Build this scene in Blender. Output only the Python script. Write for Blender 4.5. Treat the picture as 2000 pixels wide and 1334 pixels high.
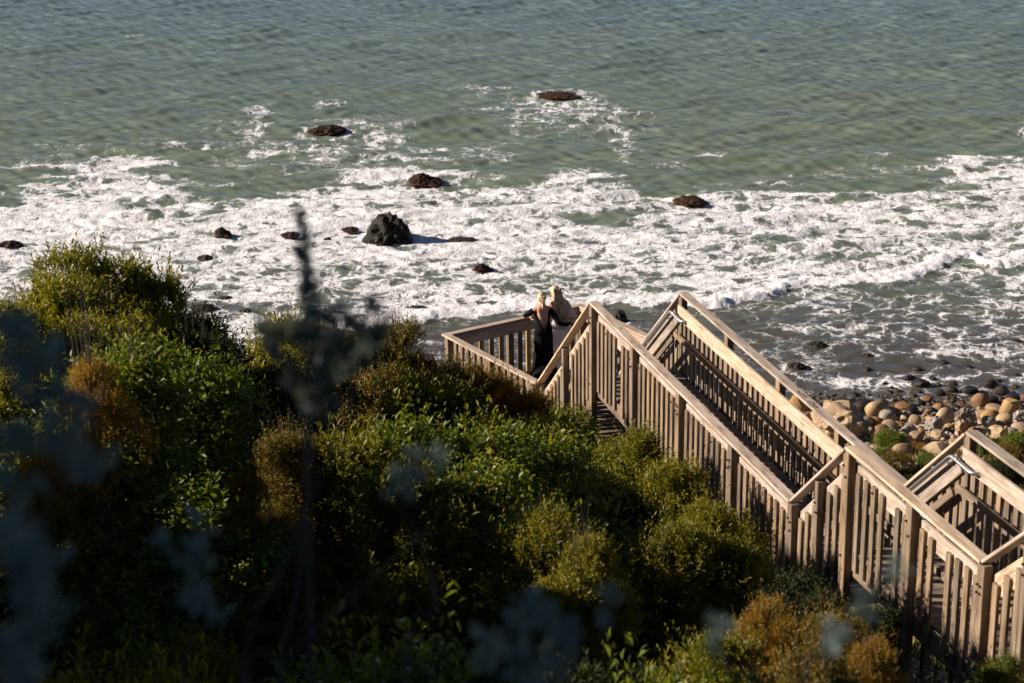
import bpy, bmesh, math, random
import numpy as np
from mathutils import Vector, Matrix

random.seed(7)
rng = np.random.default_rng(11)
scene = bpy.context.scene
for o in list(bpy.data.objects):
    bpy.data.objects.remove(o)
COL = scene.collection
R = math.radians

# ------------------------------------------------------------------ camera, light, exposure
CAM_Z = 27.0
F_PX, PITCH, ROLL = 3973.0, 0.3390, -0.0135          # focal length for a 2000 px wide frame
c_r = Vector((math.cos(ROLL), math.sin(ROLL) * math.sin(PITCH), math.sin(ROLL) * math.cos(PITCH)))
c_f = Vector((0, math.cos(PITCH), -math.sin(PITCH)))
c_u = c_r.cross(c_f)
cam_d = bpy.data.cameras.new('camera')
cam = bpy.data.objects.new('camera', cam_d)
COL.objects.link(cam)
M = Matrix((c_r, c_u, -c_f)).transposed().to_4x4()
M.translation = Vector((0, 0, CAM_Z))
cam.matrix_world = M
cam_d.sensor_width = 36.0
cam_d.lens = F_PX / 2000 * 36.0
cam_d.clip_start, cam_d.clip_end = 0.1, 20000
cam_d.dof.use_dof = True
cam_d.dof.focus_distance = 34.0
cam_d.dof.aperture_fstop = 2.8
scene.camera = cam

SUN_EL, SUN_AL = R(24.5), R(6.0)                      # sun low, from the left and slightly ahead
s_dir = Vector((-math.cos(SUN_AL) * math.cos(SUN_EL), math.sin(SUN_AL) * math.cos(SUN_EL), math.sin(SUN_EL)))
world = bpy.data.worlds.new('World')
scene.world = world
world.use_nodes = True
wn = world.node_tree
sky = wn.nodes.new('ShaderNodeTexSky')
sky.sky_type = 'NISHITA'
sky.sun_disc = False
sky.altitude = 3500.0                                  # clean dry air: a deep blue, rather dim sky
sky.air_density = 0.55
sky.dust_density = 1.0
sky.ozone_density = 1.5
sky.sun_elevation = SUN_EL
sky.sun_rotation = math.atan2(s_dir.x, s_dir.y)
bg = wn.nodes['Background']
bg.inputs['Strength'].default_value = 0.05
wn.links.new(sky.outputs[0], bg.inputs['Color'])
sun_d = bpy.data.lights.new('sun', 'SUN')
sun_d.energy = 5.0
sun_d.angle = R(0.5)
sun_d.color = (1.0, 0.87, 0.76)
sun = bpy.data.objects.new('sun', sun_d)
COL.objects.link(sun)
sun.rotation_euler = s_dir.to_track_quat('Z', 'Y').to_euler()
sun.location = (-30, 0, 60)
scene.view_settings.view_transform = 'Standard'
scene.view_settings.look = 'None'
scene.view_settings.exposure = 0.84
scene.view_settings.gamma = 1.0
scene.view_settings.use_curve_mapping = False
scene.render.engine = 'CYCLES'
scene.cycles.use_denoising = True
scene.cycles.max_bounces = 6
scene.cycles.diffuse_bounces = 3
scene.cycles.sample_clamp_indirect = 6.0

# ------------------------------------------------------------------ helpers
def sstep(a, b, x):
    t = np.clip((np.asarray(x, float) - a) / (b - a), 0, 1)
    return t * t * (3 - 2 * t)

def ray(u, v):
    return (c_f * F_PX + c_r * (u - 1000) - c_u * (v - 667)).normalized()

def at_y(u, v, y):
    d = ray(u, v)
    return Vector((0, 0, CAM_Z)) + d * (y / d.y)

def at_z(u, v, z):
    d = ray(u, v)
    return Vector((0, 0, CAM_Z)) + d * ((z - CAM_Z) / d.z)

_P = rng.random((64, 64))
def vnoise(x, y):
    x = np.asarray(x, float); y = np.asarray(y, float)
    xi = np.floor(x).astype(int); yi = np.floor(y).astype(int)
    fx = x - xi; fy = y - yi
    fx = fx * fx * (3 - 2 * fx); fy = fy * fy * (3 - 2 * fy)
    a = _P[xi % 64, yi % 64]; b = _P[(xi + 1) % 64, yi % 64]
    c = _P[xi % 64, (yi + 1) % 64]; d = _P[(xi + 1) % 64, (yi + 1) % 64]
    return (a * (1 - fx) + b * fx) * (1 - fy) + (c * (1 - fx) + d * fx) * fy - 0.5

# the ground: a bluff falling from the camera towards the sea
GY = [-60, -6, 0, 4, 8, 12, 16, 20, 24, 28, 32, 36, 40, 44, 50, 56, 62, 69.5, 80, 110, 200]
GZ = [27, 26, 25.2, 23.4, 21.3, 19.2, 17.6, 16.4, 15.4, 14.5, 13.4, 12.0, 9.7, 7.0, 3.6, 1.9, 1.15, 0.0, -0.9, -2.5, -5]
def rail_x(y):
    return 1.28 + (30.3 - y) * 0.277
def ground(x, y):
    x = np.asarray(x, float); y = np.asarray(y, float)
    g = np.interp(y, GY, GZ)
    xs = rail_x(np.clip(y, 8, 38))
    w1 = sstep(6, 14, y) * (1 - sstep(36, 44, y))
    g = g - 1.25 * sstep(xs - 2.2, xs + 0.4, x) * w1
    w2 = sstep(12, 24, y) * (1 - sstep(50, 60, y))
    g = g - 3.6 * sstep(xs + 1.2, xs + 8, x) * w2
    g = g + 2.9 * np.exp(-((x + 5.9) / 2.3) ** 2 - ((y - 22.3) / 3.2) ** 2)
    hill = sstep(4.6, 7.6, -x) * (1 - sstep(16.3, 20, y)) * sstep(4, 8, y)
    g = g + hill * np.maximum(0, np.interp(y, [8, 11, 14, 17, 20], [26.3, 25.1, 23.1, 22.9, 21.5]) - g)
    far = sstep(10, 18, -x) * (1 - sstep(7, 14, y))
    g = g + far * np.maximum(0, 26.5 - g)
    g = g + (vnoise(x * 0.45, y * 0.45) * 0.5 + vnoise(x * 1.3 + 9, y * 1.3) * 0.16) * (1 - 0.7 * sstep(52, 66, y))
    return g
def gz(x, y):
    return float(ground(x, y))

def tag(o, label=None, cat=None, group=None, kind=None):
    if label: o['label'] = label
    if cat: o['category'] = cat
    if group: o['group'] = group
    if kind: o['kind'] = kind
    return o

def empty(name, loc=(0, 0, 0), rz=0.0):
    o = bpy.data.objects.new(name, None)
    o.empty_display_size = 0.2
    o.location = loc
    o.rotation_euler = (0, 0, rz)
    COL.objects.link(o)
    return o

def link_mesh(name, me, mat=None, parent=None):
    o = bpy.data.objects.new(name, me)
    COL.objects.link(o)
    if mat and not me.materials:
        me.materials.append(mat)
    if parent:
        o.parent = parent
    return o

def np_mesh(name, verts, faces, attr=None, smooth=False):
    """verts (n,3), faces (m,k) arrays"""
    verts = np.ascontiguousarray(verts, np.float32)
    faces = np.ascontiguousarray(faces, np.int32)
    me = bpy.data.meshes.new(name)
    m, k = faces.shape
    me.vertices.add(len(verts)); me.vertices.foreach_set('co', verts.ravel())
    me.loops.add(m * k); me.loops.foreach_set('vertex_index', faces.ravel())
    me.polygons.add(m)
    me.polygons.foreach_set('loop_start', np.arange(0, m * k, k, dtype=np.int32))
    if smooth:
        me.polygons.foreach_set('use_smooth', np.ones(m, bool))
    me.update(calc_edges=True)
    if attr:
        for n, a in attr.items():
            at = me.attributes.new(n, 'FLOAT', 'POINT')
            at.data.foreach_set('value', np.ascontiguousarray(a, np.float32))
    return me

# ------------------------------------------------------------------ materials
def new_mat(name):
    m = bpy.data.materials.new(name)
    m.use_nodes = True
    nt = m.node_tree
    return m, nt, nt.nodes['Principled BSDF'], nt.nodes['Material Output']

def N(nt, t, **kw):
    n = nt.nodes.new(t)
    for k, v in kw.items():
        if k in n.inputs.keys():
            n.inputs[k].default_value = v
        else:
            setattr(n, k, v)
    return n

def math_(nt, op, a, b=None, clamp=False):
    n = nt.nodes.new('ShaderNodeMath'); n.operation = op; n.use_clamp = clamp
    for i, v in enumerate((a, b)):
        if v is None: continue
        if isinstance(v, (int, float)): n.inputs[i].default_value = v
        else: nt.links.new(v, n.inputs[i])
    return n.outputs[0]

def ramp(nt, fac, stops):
    n = nt.nodes.new('ShaderNodeValToRGB')
    el = n.color_ramp.elements
    while len(el) < len(stops): el.new(0.5)
    for e, (p, c) in zip(el, stops):
        e.position = p; e.color = (*c, 1)
    nt.links.new(fac, n.inputs[0])
    return n.outputs[0]

def mixc(nt, fac, a, b, mode='MIX'):
    n = nt.nodes.new('ShaderNodeMix'); n.data_type = 'RGBA'; n.blend_type = mode
    for sock, v in ((n.inputs[0], fac), (n.inputs[6], a), (n.inputs[7], b)):
        if isinstance(v, (int, float)): sock.default_value = v
        elif isinstance(v, tuple): sock.default_value = (*v, 1)
        else: nt.links.new(v, sock)
    return n.outputs[2]

def wood_mat(name, c1, c2, c3):
    m, nt, p, out = new_mat(name)
    tc = N(nt, 'ShaderNodeTexCoord'); oi = N(nt, 'ShaderNodeObjectInfo')
    add = nt.nodes.new('ShaderNodeVectorMath'); add.operation = 'ADD'
    sc = nt.nodes.new('ShaderNodeVectorMath'); sc.operation = 'SCALE'
    comb = N(nt, 'ShaderNodeCombineXYZ')
    nt.links.new(oi.outputs['Random'], comb.inputs[0]); nt.links.new(oi.outputs['Random'], comb.inputs[1])
    nt.links.new(comb.outputs[0], sc.inputs[0]); sc.inputs['Scale'].default_value = 37.0
    nt.links.new(tc.outputs['Object'], add.inputs[0]); nt.links.new(sc.outputs[0], add.inputs[1])
    mp = N(nt, 'ShaderNodeMapping'); mp.inputs['Scale'].default_value = (1.2, 22, 22)
    nt.links.new(add.outputs[0], mp.inputs[0])
    g = N(nt, 'ShaderNodeTexNoise', Scale=1.6, Detail=5.0, Roughness=0.65)
    nt.links.new(mp.outputs[0], g.inputs['Vector'])
    mp2 = N(nt, 'ShaderNodeMapping'); mp2.inputs['Scale'].default_value = (1.0, 3.0, 3.0)
    nt.links.new(add.outputs[0], mp2.inputs[0])
    b = N(nt, 'ShaderNodeTexNoise', Scale=2.2, Detail=4.0, Roughness=0.6)
    nt.links.new(mp2.outputs[0], b.inputs['Vector'])
    col = ramp(nt, g.outputs[0], [(0.32, c2), (0.5, c1), (0.70, c3)])
    kn = N(nt, 'ShaderNodeTexVoronoi', Scale=1.0); mk = N(nt, 'ShaderNodeMapping'); mk.inputs['Scale'].default_value = (1.7, 7, 7)
    nt.links.new(add.outputs[0], mk.inputs[0]); nt.links.new(mk.outputs[0], kn.inputs['Vector'])
    kf = ramp(nt, kn.outputs['Distance'], [(0.08, (1, 1, 1)), (0.17, (0, 0, 0))])
    col = mixc(nt, math_(nt, 'MULTIPLY', kf, 0.6), col, tuple(q * 0.42 for q in c2))
    stain = ramp(nt, b.outputs[0], [(0.30, (0.48, 0.45, 0.42)), (0.43, (0.85, 0.83, 0.80)), (0.6, (1.05, 1.05, 1.05))])
    col = mixc(nt, 0.8, col, stain, 'MULTIPLY')
    rv = ramp(nt, oi.outputs['Random'], [(0.0, (0.66, 0.67, 0.70)), (0.35, (0.92, 0.92, 0.93)), (0.7, (1.0, 0.96, 0.90)), (1.0, (1.2, 1.10, 0.94))])
    col = mixc(nt, 1.0, col, rv, 'MULTIPLY')
    nt.links.new(col, p.inputs['Base Color'])
    p.inputs['Roughness'].default_value = 0.75
    p.inputs['Specular IOR Level'].default_value = 0.25
    bp = N(nt, 'ShaderNodeBump', Strength=0.35, Distance=0.004)
    nt.links.new(g.outputs[0], bp.inputs['Height']); nt.links.new(bp.outputs[0], p.inputs['Normal'])
    return m

WOOD = wood_mat('weathered_lumber', (0.235, 0.178, 0.122), (0.105, 0.08, 0.06), (0.33, 0.262, 0.195))
WOOD_CAP = wood_mat('bleached_lumber', (0.50, 0.405, 0.32), (0.28, 0.22, 0.165), (0.62, 0.53, 0.44))
WOOD_NEW = wood_mat('golden_lumber', (0.52, 0.33, 0.12), (0.36, 0.22, 0.08), (0.58, 0.40, 0.18))
WOOD_DECK = wood_mat('deck_lumber', (0.24, 0.19, 0.145), (0.15, 0.115, 0.09), (0.31, 0.25, 0.19))

def plain(name, col, rough=0.6, metal=0.0, spec=0.5):
    m, nt, p, out = new_mat(name)
    n = N(nt, 'ShaderNodeTexNoise', Scale=9.0, Detail=3.0)
    tc = N(nt, 'ShaderNodeTexCoord'); nt.links.new(tc.outputs['Object'], n.inputs['Vector'])
    c = ramp(nt, n.outputs[0], [(0.3, tuple(x * 0.82 for x in col)), (0.7, tuple(min(1, x * 1.12) for x in col))])
    nt.links.new(c, p.inputs['Base Color'])
    p.inputs['Roughness'].default_value = rough
    p.inputs['Metallic'].default_value = metal
    p.inputs['Specular IOR Level'].default_value = spec
    return m

STEEL = plain('galvanised_steel', (0.62, 0.62, 0.62), 0.42, 1.0)
BOLT = plain('rusty_bolt', (0.10, 0.075, 0.055), 0.6, 0.6)
INK = plain('black_marker', (0.02, 0.018, 0.018), 0.8)

def leaf_mat(name, stops, trans=0.42, rough=0.38):
    m, nt, p, out = new_mat(name)
    at = N(nt, 'ShaderNodeAttribute', attribute_name='tint')
    oi = N(nt, 'ShaderNodeObjectInfo')
    f = math_(nt, 'ADD', math_(nt, 'MULTIPLY', at.outputs['Fac'], 0.8), math_(nt, 'MULTIPLY', oi.outputs['Random'], 0.2))
    col = ramp(nt, f, stops)
    nt.links.new(col, p.inputs['Base Color'])
    p.inputs['Roughness'].default_value = rough
    p.inputs['Specular IOR Level'].default_value = 0.3
    tr = N(nt, 'ShaderNodeBsdfTranslucent')
    c2 = mixc(nt, 1.0, col, (1.5, 1.35, 0.5), 'MULTIPLY')
    nt.links.new(c2, tr.inputs['Color'])
    mx = N(nt, 'ShaderNodeMixShader', Fac=trans)
    nt.links.new(p.outputs[0], mx.inputs[1]); nt.links.new(tr.outputs[0], mx.inputs[2])
    nt.links.new(mx.outputs[0], out.inputs['Surface'])
    return m

L_BAY = leaf_mat('bayberry_leaf', [(0.0, (0.055, 0.075, 0.010)), (0.40, (0.15, 0.165, 0.013)), (0.75, (0.27, 0.24, 0.02)), (1.0, (0.38, 0.25, 0.035))])
L_GREEN = leaf_mat('broad_green_leaf', [(0.0, (0.04, 0.075, 0.010)), (0.45, (0.115, 0.165, 0.018)), (0.8, (0.22, 0.24, 0.030)), (1.0, (0.30, 0.22, 0.04))])
L_BROWN = leaf_mat('autumn_leaf', [(0.0, (0.06, 0.08, 0.015)), (0.4, (0.14, 0.125, 0.022)), (0.7, (0.23, 0.13, 0.03)), (1.0, (0.26, 0.08, 0.035))])
L_YEL = leaf_mat('goldenrod_leaf', [(0.0, (0.14, 0.13, 0.018)), (0.5, (0.33, 0.20, 0.025)), (1.0, (0.44, 0.21, 0.03))])
L_SHADE = leaf_mat('shade_toned_leaf', [(0.0, (0.014, 0.021, 0.005)), (0.6, (0.032, 0.042, 0.008)), (1.0, (0.075, 0.066, 0.014))], 0.25, 0.7)  # leaf colour sunk very low to stand in for deep shade
L_GREY = leaf_mat('grey_weed_leaf', [(0.0, (0.11, 0.18, 0.18)), (0.6, (0.22, 0.30, 0.30)), (1.0, (0.38, 0.44, 0.42))], 0.2, 0.8)
L_WEED = leaf_mat('weed_leaf', [(0.0, (0.09, 0.12, 0.11)), (1.0, (0.18, 0.22, 0.20))], 0.2, 0.7)
L_DRY = leaf_mat('dry_grass_blade', [(0.0, (0.07, 0.085, 0.02)), (0.45, (0.13, 0.12, 0.035)), (1.0, (0.30, 0.23, 0.11))], 0.2, 0.7)
BARK = plain('grey_bark', (0.07, 0.055, 0.042), 0.9)
STALK = plain('brown_stalk', (0.07, 0.06, 0.05), 0.9)

# rock material: world-aligned noise, per-object hue
def rock_mat(name, stops, rough=0.7, wet=False, weed=None):
    m, nt, p, out = new_mat(name)
    tc = N(nt, 'ShaderNodeTexCoord'); oi = N(nt, 'ShaderNodeObjectInfo'); geo = N(nt, 'ShaderNodeNewGeometry')
    n1 = N(nt, 'ShaderNodeTexNoise', Scale=3.0, Detail=6.0, Roughness=0.65)
    n2 = N(nt, 'ShaderNodeTexNoise', Scale=17.0, Detail=5.0, Roughness=0.7)
    for n in (n1, n2): nt.links.new(geo.outputs['Position'], n.inputs['Vector'])
    base = ramp(nt, oi.outputs['Random'], stops)
    v = ramp(nt, n1.outputs[0], [(0.3, (0.68, 0.66, 0.64)), (0.7, (1.15, 1.12, 1.08))])
    col = mixc(nt, 1.0, base, v, 'MULTIPLY')
    v2 = ramp(nt, n2.outputs[0], [(0.35, (0.72, 0.70, 0.68)), (0.62, (1.05, 1.05, 1.05))])
    col = mixc(nt, 0.8, col, v2, 'MULTIPLY')
    if weed:
        col = mixc(nt, ramp(nt, n2.outputs[0], [(0.45, (0, 0, 0)), (0.6, (1, 1, 1))]), col, weed)
    nt.links.new(col, p.inputs['Base Color'])
    p.inputs['Roughness'].default_value = rough
    p.inputs['Specular IOR Level'].default_value = 0.22 if wet else 0.15
    bp = N(nt, 'ShaderNodeBump', Strength=0.7 if wet else 0.45, Distance=0.05)
    nt.links.new(n2.outputs[0], bp.inputs['Height']); nt.links.new(bp.outputs[0], p.inputs['Normal'])
    return m

ROCK_TAN = rock_mat('tan_stone', [(0.0, (0.34, 0.23, 0.13)), (0.3, (0.42, 0.31, 0.19)), (0.6, (0.45, 0.34, 0.23)), (0.85, (0.42, 0.27, 0.11)), (1.0, (0.36, 0.19, 0.07))])
ROCK_GREY = rock_mat('grey_stone', [(0.0, (0.24, 0.21, 0.18)), (0.5, (0.34, 0.31, 0.27)), (1.0, (0.44, 0.41, 0.37))])
ROCK_RED = rock_mat('rust_stone', [(0.0, (0.26, 0.13, 0.06)), (0.5, (0.32, 0.19, 0.10)), (1.0, (0.22, 0.10, 0.05))])
ROCK_WET = rock_mat('wet_dark_stone', [(0.0, (0.022, 0.018, 0.015)), (0.6, (0.038, 0.029, 0.021)), (1.0, (0.06, 0.04, 0.026))], 0.4, True)
ROCK_WEED = rock_mat('weedy_rock', [(0.0, (0.04, 0.016, 0.008)), (1.0, (0.075, 0.028, 0.012))], 0.6, True, (0.028, 0.014, 0.008))
ROCK_BLACK = rock_mat('black_mossy_rock', [(0.0, (0.014, 0.012, 0.009)), (1.0, (0.022, 0.018, 0.012))], 0.6, True, (0.020, 0.017, 0.008))
ROCK_SAND = rock_mat('sandy_stone', [(0.0, (0.46, 0.35, 0.22)), (1.0, (0.50, 0.38, 0.24))])

# ------------------------------------------------------------------ setting: bluff and beach
def make_terrain():
    xs = np.concatenate([[-2500, -600, -200, -90, -60], np.arange(-45, 45.1, 0.5), [60, 90, 200, 600, 2500]])
    ys = np.concatenate([[-2500, -500, -120, -60, -40], np.arange(-20, 84, 0.5), [90, 110, 200]])
    X, Y = np.meshgrid(xs, ys)
    Z = ground(X, Y)
    V = np.stack([X, Y, Z], -1).reshape(-1, 3)
    nx = len(xs); i = np.arange(len(ys) - 1)[:, None] * nx + np.arange(nx - 1)[None]
    Fc = np.stack([i, i + 1, i + nx + 1, i + nx], -1).reshape(-1, 4)
    me = np_mesh('bluff', V, Fc, smooth=True)
    m, nt, p, out = new_mat('bluff_soil')
    geo = N(nt, 'ShaderNodeNewGeometry')
    n1 = N(nt, 'ShaderNodeTexNoise', Scale=0.7, Detail=6.0, Roughness=0.65)
    n2 = N(nt, 'ShaderNodeTexNoise', Scale=9.0, Detail=6.0, Roughness=0.7)
    for n in (n1, n2): nt.links.new(geo.outputs['Position'], n.inputs['Vector'])
    soil = ramp(nt, n1.outputs[0], [(0.3, (0.06, 0.05, 0.028)), (0.5, (0.12, 0.09, 0.055)), (0.7, (0.09, 0.085, 0.035))])
    gr = ramp(nt, n2.outputs[0], [(0.3, (0.6, 0.58, 0.55)), (0.65, (1.15, 1.1, 1.05))])
    soil = mixc(nt, 1.0, soil, gr, 'MULTIPLY')
    sand = ramp(nt, n2.outputs[0], [(0.3, (0.10, 0.075, 0.05)), (0.6, (0.24, 0.185, 0.13)), (0.75, (0.33, 0.26, 0.19))])
    sx = N(nt, 'ShaderNodeSeparateXYZ'); nt.links.new(geo.outputs['Position'], sx.inputs[0])
    hz = math_(nt, 'ADD', sx.outputs[2], math_(nt, 'MULTIPLY', n1.outputs[0], 1.5))
    mr = N(nt, 'ShaderNodeMapRange'); mr.inputs[1].default_value = 2.5; mr.inputs[2].default_value = 3.6
    nt.links.new(hz, mr.inputs[0])
    col = mixc(nt, mr.outputs[0], sand, soil)
    nt.links.new(col, p.inputs['Base Color'])
    p.inputs['Roughness'].default_value = 0.95
    bp = N(nt, 'ShaderNodeBump', Strength=0.8, Distance=0.08)
    nt.links.new(n2.outputs[0], bp.inputs['Height']); nt.links.new(bp.outputs[0], p.inputs['Normal'])
    o = link_mesh('bluff_terrain', me, m)
    tag(o, 'brown bluff slope falling to the stony beach', kind='structure')
make_terrain()

# ------------------------------------------------------------------ setting: the sea
BRK_X = [-60, -20, -10, -2.6, 0, 4, 7.7, 12.2, 17, 20.5, 60]
BRK_Y = [76, 77, 78, 79, 80.2, 81.0, 80.6, 82.3, 83.4, 86.0, 90]
OUT_X = [-60, -24, -12, 0, 8, 15, 25, 60]
OUT_Y = [104.5, 104, 103, 101.5, 100.5, 101, 105, 107]
SEA_ROCKS = [  # centre u, base v, width px, height px, variant, material, label
    (1090, 192, 86, 15, 1, 'weed', 'low flat brown rock awash farthest out in the green water'),
    (637, 262, 76, 25, 0, 'weed', 'brown weedy rock in open water beyond the foam line'),
    (830, 361, 74, 32, 2, 'weed', 'reddish brown rock at the outer edge of the foam'),
    (1350, 402, 70, 26, 1, 'weed', 'blocky dark brown rock in the foam beyond the stairway peak'),
    (757, 475, 104, 60, 3, 'black', 'biggest rock in the surf, black with olive moss'),
    (435, 461, 38, 22, 2, 'weed', 'small reddish peaked rock among thick white foam'),
    (683, 451, 36, 11, 0, 'weed', 'small flat red rock just beyond the big black rock'),
    (906, 476, 66, 13, 1, 'wet', 'long low black rock beside the shadow of the biggest rock'),
    (943, 531, 44, 22, 2, 'weed', 'dark brown peaked rock alone in the foam above the two women'),
    (14, 486, 56, 20, 0, 'weed', 'dark brown rock above the tall sunlit shrub crown'),
    (399, 508, 33, 13, 0, 'wet', 'small black rock in the foam above the dark shrubs'),
    (566, 463, 40, 14, 0, 'weed', 'reddish rock seen behind the blurred plume tip'),
    (640, 471, 18, 9, 0, 'weed', 'tiny red rock next to the biggest rock'),
    (817, 611, 54, 18, 1, 'wet', 'low black rock awash above the railing corner'),
    (1212, 630, 32, 26, 3, 'black', 'round black mossy rock between the two stairway peaks'),
    (395, 607, 54, 17, 0, 'black', 'mossy dark rock in backwash above the shaded shrubs'),
    (440, 585, 30, 9, 0, 'wet', 'thin black rock just above the mossy one'),
    (478, 612, 28, 12, 0, 'wet', 'small wet rock beside the dim blurred stalk'),
    (335, 553, 30, 12, 0, 'wet', 'black rock peeping over the sunlit shrub shoulder'),
    (762, 626, 22, 9, 0, 'wet', 'little black rock awash above the brown tipped shrubs'),
    (1598, 680, 44, 17, 0, 'black', 'dark mossy rock in the shallows beyond the long railing'),
    (1556, 720, 40, 15, 0, 'wet', 'wet dark rock in the shallows nearest the long railing'),
    (1694, 697, 28, 9, 0, 'wet', 'flat wet rock alone in the middle of the shallows'),
]
ROCK_POS = []
for u, v, w, h, var, mt, lb in SEA_ROCKS:
    P = at_z(u, v, 0.0)
    k = P.y / math.cos(math.atan2(P.x, P.y)) / F_PX * 1.04
    ROCK_POS.append((P.x, P.y, w * k, h * k / 0.95))

def band_noise(nx, ny, dx, dy, lam0, lam1, dirspread=None, ang=0.0, p=0.0):
    kx = np.fft.fftfreq(nx, dx)[None, :]; ky = np.fft.fftfreq(ny, dy)[:, None]
    k = np.sqrt(kx ** 2 + ky ** 2) + 1e-9
    a = ((k > 1 / lam1) & (k < 1 / lam0)).astype(float) * k ** (-p)
    a *= np.clip(1 - np.abs(np.log(k * math.sqrt(lam0 * lam1))) / (0.55 * math.log(lam1 / lam0) + 1e-6), 0, 1)
    if dirspread:
        th = np.arctan2(kx, ky) - ang
        a *= np.abs(np.cos(th)) ** dirspread
    ph = rng.random((ny, nx)) * 2 * math.pi
    z = np.fft.ifft2(a * np.exp(1j * ph)).real
    return z / z.std()

def make_sea():
    x0, x1, y0, y1, dx, dy = -46, 46, 60, 170, 0.15, 0.15
    gx = np.arange(x0, x1, dx); gy = np.arange(y0, y1, dy)
    nx, ny = len(gx), len(gy)
    X, Y = np.meshgrid(gx, gy)
    swell = band_noise(nx, ny, dx, dy, 5, 14, 10, 0.06, 1.0)
    chop = band_noise(nx, ny, dx, dy, 1.6, 5, 5, -0.12, 1.2)
    ripple = band_noise(nx, ny, dx, dy, 0.5, 1.7, 2, 0.15, 1.0)
    blot = 0.6 * band_noise(nx, ny, dx, dy, 2.0, 10, None, 0, 1.0) + 0.75 * band_noise(nx, ny, dx, dy, 1.2, 6, 5, 0.05, 0.8)
    blot2 = band_noise(nx, ny, dx, dy, 6, 25, None, 0, 1.0)
    yb = np.interp(X, BRK_X, BRK_Y) + 0.35 * band_noise(nx, ny, dx, dy, 1.5, 8, None, 0, 1.0)[0][None, :] + 0.25 * blot[40][None, :]
    yo = np.interp(X, OUT_X, OUT_Y) + 2.0 * blot2 + 1.1 * blot
    d = Y - yb
    inband = sstep(-0.3, 0.35, d) * (1 - sstep(-3.5, 2.5, Y - yo))
    t = np.clip((Y - yb) / np.maximum(yo - yb, 1), 0, 1)
    leftw = 1 - sstep(-4, 16, X)
    core = 0.52 + 0.20 * np.exp(-((t - 0.62) / 0.3) ** 2) * (0.4 + 0.6 * leftw) - 0.10 * np.exp(-((t - 0.25) / 0.15) ** 2) - 0.30 * sstep(0.62, 1.0, t) * (1 - 0.75 * leftw)
    core = core + 0.10 * blot + 0.05 * blot2
    foam = inband * core
    roller = np.exp(-((d - 0.7) / 0.9) ** 2)
    foam = np.maximum(foam, 1.25 * roller * sstep(-0.25, 0.1, d))
    # backwash lace in the shallows
    shal = (1 - sstep(-0.4, 0.1, d)) * sstep(66, 70, Y)
    lace = (0.15 + 0.17 * sstep(7, 16, X) + 0.10 * (1 - sstep(-6, 2, X))) * (0.75 + 0.25 * sstep(69, 74, Y)) + 0.075 * blot + 0.05 * blot2
    foam = np.maximum(foam, shal * lace)
    # streaks beyond the foam line
    def spot(u, v, ru, rv, a):
        P = at_z(u, v, 0); kx = P.y / F_PX; ky = P.y * P.y / (CAM_Z * F_PX) * 1.1
        return a * np.exp(-((X - P.x) / (ru * kx)) ** 2 - ((Y - P.y) / (rv * ky)) ** 2)
    for s in [(505, 250, 16, 22, .5), (520, 295, 24, 12, .55), (600, 290, 90, 12, .34), (700, 245, 60, 14, .3), (745, 270, 45, 26, .32),
              (760, 300, 60, 14, .3), (500, 213, 26, 6, .42), (648, 203, 26, 5, .45), (1075, 210, 130, 18, .28), (1130, 235, 120, 20, .30),
              (1010, 225, 20, 30, .3), (1215, 275, 24, 28, .36), (1160, 205, 22, 14, .33), (960, 180, 60, 10, .22), (1385, 305, 26, 6, .42),
              (700, 318, 260, 10, .3), (150, 320, 160, 10, .32), (265, 70, 16, 3, .3), (205, 190, 16, 4, .3), (430, 250, 50, 8, .22), (1700, 330, 120, 10, .2),
              (300, 290, 200, 14, .2), (900, 300, 120, 14, .24)]:
        s = (s[0], s[1], s[2] * 1.25, s[3] * 1.35, s[4]); foam = np.maximum(foam, np.minimum(1.3 * spot(*s), 0.36) + (0.07 * blot) * (spot(*s) > 0.05))
    # clear holes around the lee of a few rocks, wash round every rock
    for (rx, ry, rw, rh) in ROCK_POS:
        r = np.sqrt(((X - rx) / (rw * 0.72)) ** 2 + ((Y - ry - rw * .1) / (rw * 0.65)) ** 2)
        foam = np.maximum(foam, 0.42 * np.exp(-((r - 0.9) / 0.28) ** 2) * (1 if rw > 0.6 else 0.6))
    foam = np.clip(foam, 0, 1.3)
    calm = 0.25 + 0.75 * sstep(78, 92, Y)
    hh = (0.062 * swell + 0.055 * chop) * calm + 0.036 * ripple * (0.6 + 0.4 * calm)
    hh = hh + 0.012 * np.minimum(np.maximum(chop, 0), 2.0) ** 2 * calm
    lump = band_noise(nx, ny, dx, dy, 0.5, 2.5, None, 0, 0.6)
    fine = band_noise(nx, ny, dx, dy, 0.3, 0.8, None, 0, 0.3)
    amp = 0.14 + 0.045 * band_noise(nx, ny, dx, dy, 3, 12, None, 0, 1.0)[60][None, :] + 0.05 * sstep(5, 18, X)
    face = np.where(d < 0.45, np.exp(-((d - 0.45) / 0.5) ** 2), np.exp(-((d - 0.45) / 1.5) ** 2))
    hh = hh + np.clip(amp, 0.08, 0.7) * face
    hh = hh + lump * (0.014 * (foam > .3) * calm + 0.010 * roller * (d > -0.2)) + fine * (0.024 * roller * (d > -0.15) + 0.008 * (foam > .3))
    hh = hh * sstep(68, 73, Y) + 0.0
    win = sstep(0, 4, X - x0) * sstep(0, 4, x1 - X) * sstep(0, 6, y1 - Y)
    hh *= win; foam = foam * win
    # outer cheap sheet to the horizon
    ex = np.array([-9000, -2500, -700, -200, -90, -60]); ex2 = np.array([60, 90, 200, 700, 2500, 9000])
    ey2 = np.array([180, 200, 260, 400, 800, 2500, 9000])
    fx = np.concatenate([ex, gx, ex2]); fy = np.concatenate([gy, ey2])
    XX, YY = np.meshgrid(fx, fy)
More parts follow.
